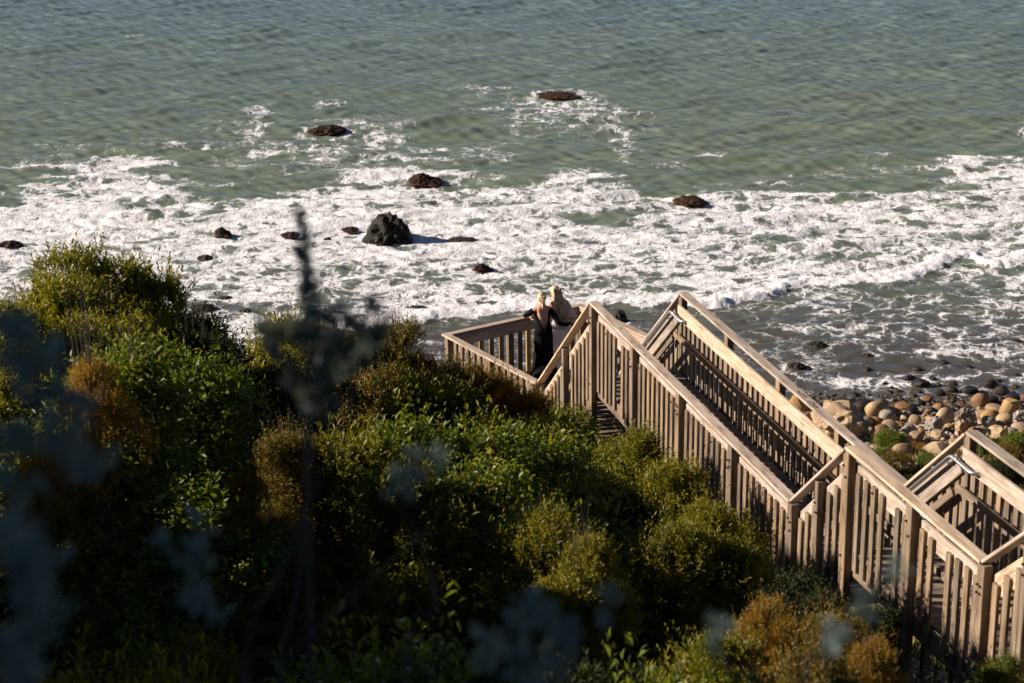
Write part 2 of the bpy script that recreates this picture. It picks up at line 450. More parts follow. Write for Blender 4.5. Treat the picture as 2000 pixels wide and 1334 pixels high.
    ZZ = np.zeros_like(XX); FF = np.zeros_like(XX)
    ZZ[:ny, len(ex):len(ex) + nx] = hh; FF[:ny, len(ex):len(ex) + nx] = foam
    n2 = len(fx); i = np.arange(len(fy) - 1)[:, None] * n2 + np.arange(n2 - 1)[None]
    Fc = np.stack([i, i + 1, i + n2 + 1, i + n2], -1).reshape(-1, 4)
    me = np_mesh('sea', np.stack([XX, YY, ZZ], -1).reshape(-1, 3), Fc, {'foam': FF.ravel()}, smooth=True)

    m, nt, p, out = new_mat('sea_water')
    at = N(nt, 'ShaderNodeAttribute', attribute_name='foam'); fo = at.outputs['Fac']
    geo = N(nt, 'ShaderNodeNewGeometry'); pos = geo.outputs['Position']
    nd = N(nt, 'ShaderNodeTexNoise', Scale=0.9, Detail=4.0, Roughness=0.6); nt.links.new(pos, nd.inputs['Vector'])
    sub = nt.nodes.new('ShaderNodeVectorMath'); sub.operation = 'SUBTRACT'
    nt.links.new(nd.outputs['Color'], sub.inputs[0]); sub.inputs[1].default_value = (0.5, 0.5, 0.5)
    scl = nt.nodes.new('ShaderNodeVectorMath'); scl.operation = 'SCALE'; scl.inputs['Scale'].default_value = 1.9
    nt.links.new(sub.outputs[0], scl.inputs[0])
    add = nt.nodes.new('ShaderNodeVectorMath'); add.operation = 'ADD'
    nt.links.new(pos, add.inputs[0]); nt.links.new(scl.outputs[0], add.inputs[1])
    mp = N(nt, 'ShaderNodeMapping'); mp.inputs['Scale'].default_value = (0.85, 1.0, 0.0); nt.links.new(add.outputs[0], mp.inputs[0])
    v1 = N(nt, 'ShaderNodeTexVoronoi', feature='DISTANCE_TO_EDGE', Scale=0.85); nt.links.new(mp.outputs[0], v1.inputs['Vector'])
    v2 = N(nt, 'ShaderNodeTexVoronoi', feature='DISTANCE_TO_EDGE', Scale=2.3); nt.links.new(mp.outputs[0], v2.inputs['Vector'])
    nf = N(nt, 'ShaderNodeTexNoise', Scale=7.0, Detail=5.0, Roughness=0.7); nt.links.new(pos, nf.inputs['Vector'])
    nb = N(nt, 'ShaderNodeTexNoise', Scale=0.55, Detail=3.0, Roughness=0.6); nt.links.new(pos, nb.inputs['Vector'])
    fld = math_(nt, 'ADD', math_(nt, 'MULTIPLY', v1.outputs['Distance'], 0.55), math_(nt, 'MULTIPLY', v2.outputs['Distance'], 0.45))
    fld = math_(nt, 'ADD', fld, math_(nt, 'MULTIPLY', math_(nt, 'SUBTRACT', nf.outputs[0], 0.5), 0.26))
    thr = math_(nt, 'MULTIPLY', fo, 0.40)
    thr = math_(nt, 'SUBTRACT', thr, 0.055)
    thr = math_(nt, 'ADD', thr, math_(nt, 'MULTIPLY', math_(nt, 'MULTIPLY', math_(nt, 'SUBTRACT', nb.outputs[0], 0.5), 0.26), math_(nt, 'MINIMUM', fo, 0.8)))
    mr = N(nt, 'ShaderNodeMapRange', interpolation_type='SMOOTHSTEP'); mr.inputs[1].default_value = -0.018; mr.inputs[2].default_value = 0.022
    nt.links.new(math_(nt, 'SUBTRACT', thr, fld), mr.inputs[0])
    mr2 = N(nt, 'ShaderNodeMapRange', interpolation_type='SMOOTHSTEP'); mr2.inputs[1].default_value = -0.075; mr2.inputs[2].default_value = 0.03
    nt.links.new(math_(nt, 'SUBTRACT', thr, fld), mr2.inputs[0])
    thin = math_(nt, 'MULTIPLY', math_(nt, 'MULTIPLY', mr2.outputs[0], 0.34), math_(nt, 'GREATER_THAN', fo, 0.12))
    v3 = N(nt, 'ShaderNodeTexVoronoi', feature='DISTANCE_TO_EDGE', Scale=4.6); nt.links.new(mp.outputs[0], v3.inputs['Vector'])
    hol = N(nt, 'ShaderNodeMapRange', interpolation_type='SMOOTHSTEP'); hol.inputs[1].default_value = 0.16; hol.inputs[2].default_value = 0.30
    nt.links.new(math_(nt, 'ADD', v3.outputs['Distance'], math_(nt, 'MULTIPLY', math_(nt, 'SUBTRACT', nf.outputs[0], 0.5), 0.2)), hol.inputs[0])
    sol = N(nt, 'ShaderNodeMapRange'); sol.inputs[1].default_value = 0.62; sol.inputs[2].default_value = 1.0; sol.inputs[3].default_value = 0.60; sol.inputs[4].default_value = 0.0
    nt.links.new(fo, sol.inputs[0])
    mask = math_(nt, 'MULTIPLY', mr.outputs[0], math_(nt, 'SUBTRACT', 1.0, math_(nt, 'MULTIPLY', hol.outputs[0], sol.outputs[0])))
    mask = math_(nt, 'MAXIMUM', mask, thin)
    # water colour, brightened and blued to stand in for sky reflection: green offshore, brown and clear over the stones near the beach
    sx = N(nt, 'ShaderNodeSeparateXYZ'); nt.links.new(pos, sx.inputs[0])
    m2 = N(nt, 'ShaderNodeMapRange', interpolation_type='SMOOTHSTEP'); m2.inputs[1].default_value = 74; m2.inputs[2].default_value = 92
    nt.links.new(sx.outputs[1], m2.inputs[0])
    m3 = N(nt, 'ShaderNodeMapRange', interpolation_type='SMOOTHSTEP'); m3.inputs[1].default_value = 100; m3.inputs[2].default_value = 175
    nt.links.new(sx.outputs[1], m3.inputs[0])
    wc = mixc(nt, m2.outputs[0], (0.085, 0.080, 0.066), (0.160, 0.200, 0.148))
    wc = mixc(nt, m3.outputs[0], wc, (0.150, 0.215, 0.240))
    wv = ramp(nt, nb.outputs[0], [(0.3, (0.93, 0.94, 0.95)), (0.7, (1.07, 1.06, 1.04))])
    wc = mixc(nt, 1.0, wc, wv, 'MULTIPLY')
    m4 = N(nt, 'ShaderNodeMapRange', interpolation_type='SMOOTHSTEP'); m4.inputs[1].default_value = 0.25; m4.inputs[2].default_value = 0.9; m4.inputs[4].default_value = 0.75
    nt.links.new(fo, m4.inputs[0])
    wc = mixc(nt, m4.outputs[0], wc, (0.14, 0.15, 0.12))
    mpw = N(nt, 'ShaderNodeMapping'); mpw.inputs['Scale'].default_value = (0.45, 1.0, 1.0); nt.links.new(pos, mpw.inputs[0])
    w1 = N(nt, 'ShaderNodeTexNoise', Scale=1.15, Detail=5.0, Roughness=0.55); nt.links.new(mpw.outputs[0], w1.inputs['Vector'])
    bp = N(nt, 'ShaderNodeBump', Strength=1.0, Distance=0.32); nt.links.new(w1.outputs[0], bp.inputs['Height'])
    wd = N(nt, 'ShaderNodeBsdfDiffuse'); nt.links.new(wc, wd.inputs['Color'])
    gl = N(nt, 'ShaderNodeBsdfGlossy', Roughness=0.09); nt.links.new(bp.outputs[0], gl.inputs['Normal'])
    fr = N(nt, 'ShaderNodeFresnel', IOR=1.5); nt.links.new(bp.outputs[0], fr.inputs['Normal'])
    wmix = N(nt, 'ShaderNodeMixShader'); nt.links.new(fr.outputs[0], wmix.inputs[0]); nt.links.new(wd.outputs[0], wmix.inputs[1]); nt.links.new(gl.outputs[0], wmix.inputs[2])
    pf = N(nt, 'ShaderNodeBsdfPrincipled'); pf.inputs['Roughness'].default_value = 0.9
    fcol = ramp(nt, nf.outputs[0], [(0.3, (0.74, 0.74, 0.74)), (0.6, (0.92, 0.92, 0.92))])
    nt.links.new(fcol, pf.inputs['Base Color'])
    pf.inputs['Specular IOR Level'].default_value = 0.2
    bh = math_(nt, 'ADD', math_(nt, 'MULTIPLY', mask, 0.6), nf.outputs[0])
    bf = N(nt, 'ShaderNodeBump', Strength=0.8, Distance=0.12); nt.links.new(bh, bf.inputs['Height'])
    nt.links.new(bf.outputs[0], pf.inputs['Normal'])
    mx = N(nt, 'ShaderNodeMixShader'); nt.links.new(mask, mx.inputs[0])
    nt.links.new(wmix.outputs[0], mx.inputs[1]); nt.links.new(pf.outputs[0], mx.inputs[2])
    nt.nodes.remove(p)
    nt.links.new(mx.outputs[0], out.inputs['Surface'])
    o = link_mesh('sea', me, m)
    tag(o, 'green sea with broken white surf rolling towards the beach', kind='structure')
make_sea()

# ------------------------------------------------------------------ the timber stairway
_lum = {}
def lumber_mesh(L, w, t, b=0.005):
    key = (round(L, 2), round(w, 3), round(t, 3), round(b, 3))
    if key in _lum: return _lum[key]
    L, w, t, b = key
    bm = bmesh.new()
    bmesh.ops.create_cube(bm, size=1.0)
    for v in bm.verts:
        v.co.x *= L; v.co.y *= w; v.co.z *= t
    if b > 0:
        bmesh.ops.bevel(bm, geom=bm.edges[:], offset=min(b, t * 0.3), segments=1, affect='EDGES')
    me = bpy.data.meshes.new('lumber')
    bm.to_mesh(me); bm.free()
    _lum[key] = me
    return me
_lum_m = {}
def lumber(name, p0, p1, w, t, side, parent, mat=None, b=0.005, exact=False):
    """a board from p0 to p1; its width w lies along side, its thickness t across both"""
    mat = mat or WOOD
    p0 = Vector(p0); p1 = Vector(p1); x = (p1 - p0); L = x.length; x.normalize()
    s = Vector(side); s = (s - x * s.dot(x)).normalized(); z = x.cross(s)
    me = lumber_mesh(L, w, t, b)
    k = (me.name, mat.name)
    if k not in _lum_m:
        if me.materials and me.materials[0] != mat: me2 = me.copy(); me2.materials.clear()
        else: me2 = me
        if not me2.materials: me2.materials.append(mat)
        _lum_m[k] = me2
    o = bpy.data.objects.new(name, _lum_m[k])
    COL.objects.link(o)
    mw = Matrix((x, s, z)).transposed().to_4x4(); mw.translation = (p0 + p1) / 2
    if parent:
        o.parent = parent
        o.matrix_parent_inverse = Matrix.Identity(4)
        o.matrix_basis = parent_world(parent).inverted() @ mw
    else:
        o.matrix_basis = mw
    return o
_pw = {}
def parent_world(p):
    m = p.matrix_basis.copy() if p.parent is None else parent_world(p.parent) @ p.matrix_basis
    return m
def lumber_fix():
    pass
UP = Vector((0, 0, 1))

_bolt = None
def bolt(parent, P, dirv):
    global _bolt
    if _bolt is None:
        bm = bmesh.new()
        bmesh.ops.create_cone(bm, cap_ends=True, segments=8, radius1=0.016, radius2=0.013, depth=0.03)
        _bolt = bpy.data.meshes.new('bolt'); bm.to_mesh(_bolt); bm.free(); _bolt.materials.append(BOLT)
    o = bpy.data.objects.new('bolt', _bolt); COL.objects.link(o)
    o.parent = parent
    q = Vector(dirv).to_track_quat('Z', 'Y').to_matrix().to_4x4(); q.translation = P
    o.matrix_basis = parent_world(parent).inverted() @ q
    return o

def rail_run(par, P, Q, inward, posts, board_top=0.20, board_h=0.235, bal_top=0.275, bal_bot=1.47, pitch=0.205, skip=(), mid=None,
             golden=(), post_w=0.14, cap_over=(0.0, 0.0), bal_w=0.098, bolts=True, post_bot=None, cap_mat=None):
    """one railing: cap, board, balusters, posts. P, Q run along the top of the cap"""
    P = Vector(P); Q = Vector(Q); ax = Q - P; Lh = Vector((ax.x, ax.y, 0)).length
    hd = Vector((ax.x, ax.y, 0)).normalized(); sd = ax.normalized()
    inward = Vector(inward).normalized(); outw = -inward
    sl = ax.z / Lh
    ct = 0.038
    cs = max(0.6, Lh / ax.length)
    at = lambda s: P + ax * (s / Lh)
    # cap
    off = UP * (ct / 2 / cs)
    lumber('cap_rail', P - sd * cap_over[0] - off, Q + sd * cap_over[1] - off, 0.145, ct, inward, par, cap_mat or WOOD_CAP, 0.006)
    # inner board
    o_b = 0.071
    drop = board_top + board_h / 2
    lumber('rail_board', P + inward * o_b - UP * drop, Q + inward * o_b - UP * drop, 0.04, board_h * cs, inward, par, WOOD_CAP, 0.004)
    if mid:
        lumber('lower_handrail', P + inward * 0.135 - UP * (mid + 0.045), Q + inward * 0.135 - UP * (mid + 0.045), 0.045, 0.09 * cs, inward, par, WOOD, 0.006)
    # posts
    for s in posts:
        c = at(s); bot = (post_bot if post_bot is not None else gz(c.x, c.y) - 0.3)
        top = c - UP * (ct / cs + 0.004 + abs(sl) * 0.055)
        po = lumber('post', Vector((c.x, c.y, bot)), top, post_w, 0.10, hd, par, WOOD, 0.006)
        if bolts:
            for dz in (0.27, 0.38):
                for dd in (-0.03, 0.03):
                    if random.random() < 0.75:
                        bolt(po, c + outw * 0.058 + hd * (dd + random.uniform(-.01, .01)) - UP * (dz + random.uniform(-.03, .03)), outw)
            for dz in (bal_bot - 0.12,):
                bolt(po, c + outw * 0.058 + hd * random.uniform(-.03, .03) - UP * (dz + random.uniform(-.05, .05)), outw)
    # balusters between posts
    ps = sorted(posts); i = 0
    for a, b in zip(ps[:-1], ps[1:]):
        n = max(1, round((b - a) / pitch) - 1)
        step = (b - a) / (n + 1)
        for j in range(n):
            if i in skip: i += 1; continue
            s = a + step * (j + 1) + random.uniform(-.006, .006)
            c = at(s) + outw * -0.0305
            c = at(s) + inward * 0.0305
            mt = WOOD_NEW if i in golden else WOOD
            top = c - UP * (bal_top + random.uniform(-.012, .012)); bot = c - UP * (bal_bot + random.uniform(-.02, .02))
            ob = lumber('baluster', bot, top, bal_w, 0.037, hd, par, mt, 0.004)
            if i % 7 == 2 and bolts:
                bolt(ob, c + outw * 0.024 - UP * (bal_top + 0.06 + random.uniform(0, .03)), outw)
            i += 1

def hv(a):            # heading away from the camera, angle a to the left
    return Vector((-math.sin(a), math.cos(a), 0))
def rv(a):
    return Vector((math.cos(a), math.sin(a), 0))

Z0 = CAM_Z
A_L = 0.5695; A_1 = 0.2647; A_2 = 0.2775; W = 1.5
A1 = Vector((1.280, 30.296, Z0 - 10.028)); A2 = A1 + rv(A_1) * W
B1 = A1 - hv(A_1) * 8.027; B2 = B1 + rv(A_1) * W
D1 = Vector((3.776, 21.088, Z0 - 8.727)); D2 = D1 + rv(A_2) * W
E1 = D1 - hv(A_2) * 3.097; E2 = E1 + rv(A_2) * W
F1 = Vector((0.482, 33.242, Z0 - 12.473)); F2 = A2 + (F1 - A1)
C0 = Vector((-1.2212, 35.84, Z0 - 12.473)); C1 = C0 + rv(A_L) * 3.021
H_W, H_L = 1.30, 1.07

def deck_planks(par, P, along, L, across, w0, w1, z, pw=0.138, th=0.036):
    n = int(L / (pw + 0.006))
    for i in range(n):
        c = P + along * ((i + 0.5) * L / n)
        dz = random.uniform(-.0015, .0015)
        lumber('deck_plank', Vector((*(c + across * w0).xy, z - th / 2 + dz)), Vector((*(c + across * w1).xy, z - th / 2 + dz)), L / n - 0.006, th, along, par, WOOD_DECK, 0.004)

def walkway(name, label, P1, P2, Q1, Q2, ang, L, nb, skip):
    t = empty(name, (P1 + P2) / 2 - UP * (P1.z - gz(P1.x, P1.y)))
    tag(t, label, 'walkway', 'level timber walkways of the beach stairway')
    deck = P1.z - H_W
    along = -hv(ang); acr = rv(ang)
    posts = [L * k / nb for k in range(nb + 1)]
    rail_run(t, P1, Q1, acr, posts, mid=0.64, skip=skip)
    rail_run(t, P2, Q2, -acr, posts, mid=0.64)
    deck_planks(t, P1 + along * 0.02, along, L - 0.02, acr, 0.095, W - 0.095, deck)
    for o in (0.071, W - 0.071):
        a = P1 + acr * o; lumber('rim_joist', Vector((*a.xy, deck - 0.16)), Vector((*(a + along * L).xy, deck - 0.16)), 0.04, 0.24, acr, t, WOOD, 0.004)
    for s in np.linspace(0.06, L - 0.06, nb + 1):
        a = P1 + along * s + along * 0.10
        lumber('joist', Vector((*(a + acr * 0.095).xy, deck - 0.14)), Vector((*(a + acr * (W - 0.095)).xy, deck - 0.14)), 0.04, 0.19, along, t, WOOD, 0.004)
    return t

def pipe_mesh(name, pts, r, mat, parent, seg=10, tip=None):
    pts = [Vector(p) for p in pts]
    V = []; Fc = []
    n = len(pts)
    up0 = Vector((0.3, 0.2, 1)).normalized()
    for i, p in enumerate(pts):
        d = (pts[min(i + 1, n - 1)] - pts[max(i - 1, 0)]).normalized()
        a = d.cross(up0).normalized(); b = d.cross(a)
        rr = r if not tip else r * (1 - (1 - tip) * i / (n - 1))
        for k in range(seg):
            th = 2 * math.pi * k / seg
            V.append(p + (a * math.cos(th) + b * math.sin(th)) * rr)
    for i in range(n - 1):
        for k in range(seg):
            Fc.append((i * seg + k, i * seg + (k + 1) % seg, (i + 1) * seg + (k + 1) % seg, (i + 1) * seg + k))
    me = bpy.data.meshes.new(name)
    caps = [tuple(range(seg))[::-1], tuple(range((n - 1) * seg, n * seg))]
    me.from_pydata(V, [], Fc + caps)
    for pl in me.polygons: pl.use_smooth = True
    o = link_mesh(name, me, mat)
    if parent:
        o.parent = parent
        o.matrix_basis = parent_world(parent).inverted()
    return o

def arc_path(pts, r=0.06, n=5):
    """round the corners of a polyline"""
    pts = [Vector(p) for p in pts]; out = [pts[0]]
    for a, b, c in zip(pts[:-2], pts[1:-1], pts[2:]):
        d0 = (a - b).normalized() * r; d1 = (c - b).normalized() * r
        for k in range(n + 1):
            s = k / n
            out.append((b + d0) * (1 - s) ** 2 + b * 2 * s * (1 - s) + (b + d1) * s ** 2)
    out.append(pts[-1]); return out

def flight(name, label, T1, T2, ang, Bt1, Bt2, top_h, bot_h, far_pipe=True, mids=(0.5,)):
    """stairs falling away from the camera from the cap line T (top) to Bt (bottom)"""
    t = empty(name, (Bt1 + Bt2) / 2 - UP * (bot_h + 0.3))
    tag(t, label, 'stairs', 'short timber stair flights between the walkways')
    acr = rv(ang)
    Lh = (Bt1 - T1).to_2d().length
    for (P, Q, inn) in ((T1, Bt1, acr), (T2, Bt2, -acr)):
        hd = (Q - P).to_2d().normalized()
        hdv = Vector((hd.x, hd.y, 0))
        P_ = P + (Q - P) * (0.075 / Lh); Q_ = Q - (Q - P) * (0.08 / Lh)
        posts = [Lh * 0.5 - 0.07] if mids else []
        # rail with end stops so balusters fill between the walkway posts
        rail_flight(t, P_, Q_, inn, posts, top_h)
    dz0, dz1 = T1.z - top_h, Bt1.z - bot_h
    n = max(4, round((dz0 - dz1) / 0.185))
    hd = Vector((*((Bt1 - T1).to_2d().normalized()), 0))
    run = Lh / n
    for i in range(1, n):
        z = dz0 - (dz0 - dz1) * i / n
        c = T1 + hd * (run * (i - 0.5) + 0.02)
        for q in (-0.07, 0.075):
            cc = c + hd * q
            lumber('tread', Vector((*(cc + acr * 0.10).xy, z - 0.02)), Vector((*(cc + acr * (W - 0.10)).xy, z - 0.02)), 0.138, 0.038, hd, t, WOOD_DECK, 0.005)
    for o in (0.071, W - 0.071):
        a = T1 + acr * o; b = Bt1 + acr * o
        lumber('stringer', Vector((*a.xy, dz0 - 0.20)), Vector((*b.xy, dz1 - 0.20)), 0.04, 0.30, acr, t, WOOD, 0.004)
    # galvanised handrail with a returned top end, held inside the far railing
    inn = -acr; q = 0.17
    top = T2 + inn * q - UP * (0.40 - 0.0) + hd * 0.22 - UP * 0.22 * ((T1.z - Bt1.z) / Lh) * 0
    top = T2 + inn * q + hd * 0.12 - UP * 0.34
    bot = Bt2 + inn * q - UP * 0.24 + hd * 0.02
    ext = top - hd * 0.50 - UP * 0.02
    ret = ext - inn * 0.12 - hd * 0.05
    pipe_mesh('metal_handrail', arc_path([ret, ext, top, bot], 0.07), 0.027, STEEL, t)
    for s in (0.05, 0.95):
        p0 = top.lerp(bot, s); pipe_mesh('handrail_bracket', [p0 - UP * 0.02, p0 - UP * 0.06, p0 - UP * 0.06 - inn * 0.075], 0.009, STEEL, t, 6)
    pipe_mesh('handrail_collar', [top - hd * 0.10, top - hd * 0.16], 0.033, STEEL, t)
    return t

def rail_flight(par, P, Q, inward, posts, top_h):
    P = Vector(P); Q = Vector(Q); ax = Q - P; Lh = ax.to_2d().length
    hd = Vector((ax.x, ax.y, 0)).normalized(); cs = Lh / ax.length
    inward = Vector(inward).normalized(); outw = -inward
    at = lambda s: P + ax * (s / Lh)
    off = UP * (0.019 / cs)
    lumber('cap_rail', P - ax.normalized() * 0.055 - off, Q + ax.normalized() * 0.06 - off, 0.145, 0.038, inward, par, WOOD_CAP, 0.006)
    lumber('rail_board', P + inward * 0.071 - UP * 0.36, Q + inward * 0.071 - UP * 0.36, 0.04, 0.235 * 1.0, inward, par, WOOD_CAP, 0.004)
    lumber('lower_handrail', P + inward * 0.135 - UP * 0.72, Q + inward * 0.135 - UP * 0.72, 0.045, 0.088, inward, par, WOOD, 0.006)
    for s in posts:
        c = at(s); po = lumber('post', Vector((c.x, c.y, gz(c.x, c.y) - 0.3)), c - UP * 0.09, 0.09, 0.10, hd, par, WOOD, 0.006)
        for dz in (0.36, 0.47):
            bolt(po, c + outw * 0.058 - UP * dz + hd * random.uniform(-.03, .03), outw)
    n = round(Lh / 0.205)
    for j in range(n):
        s = (j + 0.5) * Lh / n
        if any(abs(s - q) < 0.14 for q in posts): continue
        c = at(s) + inward * 0.0305
        lumber('baluster', c - UP * 1.50, c - UP * 0.34, 0.098, 0.037, hd, par, WOOD, 0.004)

# lower walkway, upper walkway, the flights and the viewing platform
low_walk = walkway('boardwalk', 'long weathered timber walkway with slatted railings, nearer the sea', A1, A2, B1, B2, A_1, 8.027, 4, (5,))
up_walk = walkway('boardwalk', 'higher timber walkway at the stair top, partly shaded by shrubs', D1, D2, E1, E2, A_2, 3.097, 2, (4, 9))
flight('stair_flight', 'stair flight dropping from the long walkway to the viewing platform', A1, A2, A_1, F1, F2, H_W, H_L)
flight('stair_flight', 'short stair flight joining the two timber walkways', D1, D2, A_2, B1, B2, H_W, H_W)
G1 = E1 - hv(A_2) * 1.6 + UP * 1.37; G2 = G1 + rv(A_2) * W
flight('stair_flight', 'uppermost stair flight cut by the picture edge, climbing from the higher walkway', G1, G2, A_2, E1, E2, H_W, H_W)
K1 = G1 - hv(A_2) * 2.2; K2 = K1 + rv(A_2) * W
walkway('boardwalk', 'topmost timber walkway beyond the uppermost stair flight', G1, G2, K1, K2, A_2, 2.2, 1, ())

def platform():
    t = empty('viewing_platform', (C0 + C1) / 2 - UP * 2.0)
    tag(t, 'square timber viewing platform where the two women stand', 'viewing platform')
    dn = -hv(A_L); acr = rv(A_L); Lx, Ly = 3.021, 3.11
    deck = C0.z - H_L
    kw = dict(board_top=0.042, board_h=0.21, bal_top=0.10, bal_bot=1.22, pitch=0.205, post_w=0.12)
    C1b = C0 + acr * Lx
    rail_run(t, C0 + acr * 0.075, C1b + acr * 0.07, dn, [0.0, 1.33, Lx - 0.08], golden=(1, 2, 6, 9), **kw)
    rail_run(t, C0 - dn * 0.07, C0 + dn * Ly, acr, [0.14, 1.6, Ly - 0.1], bolts=True, **kw)
    rail_run(t, C1b + dn * 0.075, C1b + dn * 2.6, -acr, [0.02, 1.3, 2.5], **kw)
    z = deck
    deck_planks(t, C0 + dn * 0.10, dn, Ly + 0.5, acr, 0.10, Lx - 0.10, z)
    for o in (0.05, Lx - 0.05):
        a = C0 + acr * o
        lumber('rim_joist', Vector((*(a + dn * 0.09).xy, z - 0.16)), Vector((*(a + dn * (Ly + 0.5)).xy, z - 0.16)), 0.04, 0.24, acr, t, WOOD, 0.004)
    for k in np.linspace(0.12, Ly + 0.4, 6):
        a = C0 + dn * float(k)
        lumber('joist', Vector((*(a + acr * 0.08).xy, z - 0.14)), Vector((*(a + acr * (Lx - 0.08)).xy, z - 0.14)), 0.04, 0.19, dn, t, WOOD, 0.004)
    return t
platform()

# illegible handwriting on the far cap of the long walkway
def scribble():
    ax = -hv(A_1); acr = rv(A_1)
    V = []; Fc = []
    base = A2 + UP * 0.0015
    def stroke(p, q, w=0.006):
        a = base + ax * p[0] + acr * p[1]; b = base + ax * q[0] + acr * q[1]
        d = (b - a).normalized(); s = d.cross(UP) * w; i = len(V)
        V.extend([a - s, a + s, b + s, b - s]); Fc.append((i, i + 1, i + 2, i + 3))
    rr = random.Random(3)
    for s0, n in ((4.62, 6), (5.02, 6)):
        x = s0
        for k in range(n):
            y0 = rr.uniform(-.045, -.03); y1 = rr.uniform(.01, .045)
            stroke((x, y0), (x + 0.012, y1)); 
            stroke((x + 0.012, y1), (x + 0.035, rr.uniform(y0, y1)))
            if rr.random() < .6: stroke((x + .004, (y0 + y1) / 2), (x + .03, (y0 + y1) / 2 + .01))
            x += 0.05
    me = bpy.data.meshes.new('handwriting'); me.from_pydata(V, [], Fc)
    o = link_mesh('handwriting', me, INK); o.parent = low_walk
    o.matrix_basis = parent_world(low_walk).inverted()
scribble()

USED = set()
def single(cands, fallback):
    for c in cands:
        if len(c.split()) <= 16 and c not in USED:
            USED.add(c); return c
    return fallback

# ------------------------------------------------------------------ rocks and beach stones
def stone_mesh(name, seed, angular=0.0, sub=3, flat=0.75, peak=0.0):
    rr = np.random.default_rng(seed)
    bm = bmesh.new(); bmesh.ops.create_icosphere(bm, subdivisions=sub, radius=0.5)
    V = np.array([v.co[:] for v in bm.verts])
    U = V / np.linalg.norm(V, axis=1)[:, None]
    rad = np.ones(len(U))
    for k in range(10):
        d = rr.normal(size=3); d /= np.linalg.norm(d)
        rad += 0.10 * np.sin((U @ d) * rr.uniform(1.5, 5) + rr.uniform(0, 6)) * rr.uniform(0.2, 0.7)
    if angular > 0:
        for k in range(9):
            d = rr.normal(size=3); d /= np.linalg.norm(d)
            h = rr.uniform(0.72, 0.95)
            s = U @ d
            lim = np.where(s > 0.15, h / np.maximum(s, 0.15), 9)
            rad = np.where(rad > lim, rad * (1 - angular) + lim * angular, rad)
    if sub >= 4:
        for k in range(26):
            d = rr.normal(size=3); d /= np.linalg.norm(d)
            rad += 0.022 * np.sin((U @ d) * rr.uniform(8, 22) + rr.uniform(0, 6))
    V = U * 0.5 * rad[:, None]
    if peak:
        hgt = np.clip(U[:, 2], 0, 1)
        V[:, :2] *= (1 - peak * hgt)[:, None]
        V[:, 2] *= 1 + 0.3 * peak * hgt
    V -= (V.max(0) + V.min(0)) / 2
    V /= (V.max(0) - V.min(0))
    V[:, 2] *= 1.0
    for v, c in zip(bm.verts, V): v.co = c
    me = bpy.data.meshes.new(name); bm.to_mesh(me); bm.free()
    for p in me.polygons: p.use_smooth = True
    if angular > 0.25: me.set_sharp_from_angle(angle=0.42)
    return me

big_v = [stone_mesh('rock', 21, 0.5, 4), stone_mesh('rock', 22, 0.3, 4), stone_mesh('rock', 23, 0.7, 4, peak=0.45), stone_mesh('rock', 24, 0.75, 4, peak=0.35)]
RM = {'weed': ROCK_WEED, 'wet': ROCK_WET, 'black': ROCK_BLACK, 'tan': ROCK_TAN, 'grey': ROCK_GREY, 'red': ROCK_RED, 'sand': ROCK_SAND}
_mm = {}
def with_mat(me, key):
    if (me.name, key) not in _mm:
        c = me.copy(); c.materials.clear(); c.materials.append(RM[key]); _mm[(me.name, key)] = c
    return _mm[(me.name, key)]

def put_rock(name, label, cat, group, me, mat, P, size, rz, tilt=(0, 0)):
    o = bpy.data.objects.new(name, with_mat(me, mat)); COL.objects.link(o)
    o.location = P; o.scale = size; o.rotation_euler = (tilt[0], tilt[1], rz)
    return tag(o, label, cat, group)

for i, (u, v, w, h, var, mt, lb) in enumerate(SEA_ROCKS):
    x, y, ww, hh_ = ROCK_POS[i]
    dep = ww * random.uniform(0.75, 0.95)
    hh_ = max(0.35 * hh_, hh_ - (0.10 if var == 3 else 0.22) * dep)
    H = hh_ * 1.55 + 0.1
    put_rock('sea_rock', lb, 'rock', 'rocks standing in the surf', big_v[var], mt, (x, y + dep * 0.30, hh_ - H / 2 + 0.02), (ww * 1.02, dep, H), random.uniform(-.4, .4) if var != 3 else 0.15, (0, 0))

sm_v = [stone_mesh('stone', 40 + i, (0.0, 0.2, 0.5, 1.0, 0.8, 0.25, 0.0, 0.9)[i], 3) for i in range(8)]
ang_v = [stone_mesh('stone', 60, 1.0, 4, peak=0.12), stone_mesh('stone', 61, 1.0, 4)]

def hit(u, v, up=0.0):
    d = ray(u, v)
    t = np.arange(35.0, 105.0, 0.08)
    below = CAM_Z + d.z * t <= ground(d.x * t, d.y * t) + up
    k = int(np.argmax(below)) if below.any() else len(t) - 1
    return Vector((0, 0, CAM_Z)) + d * float(t[k])

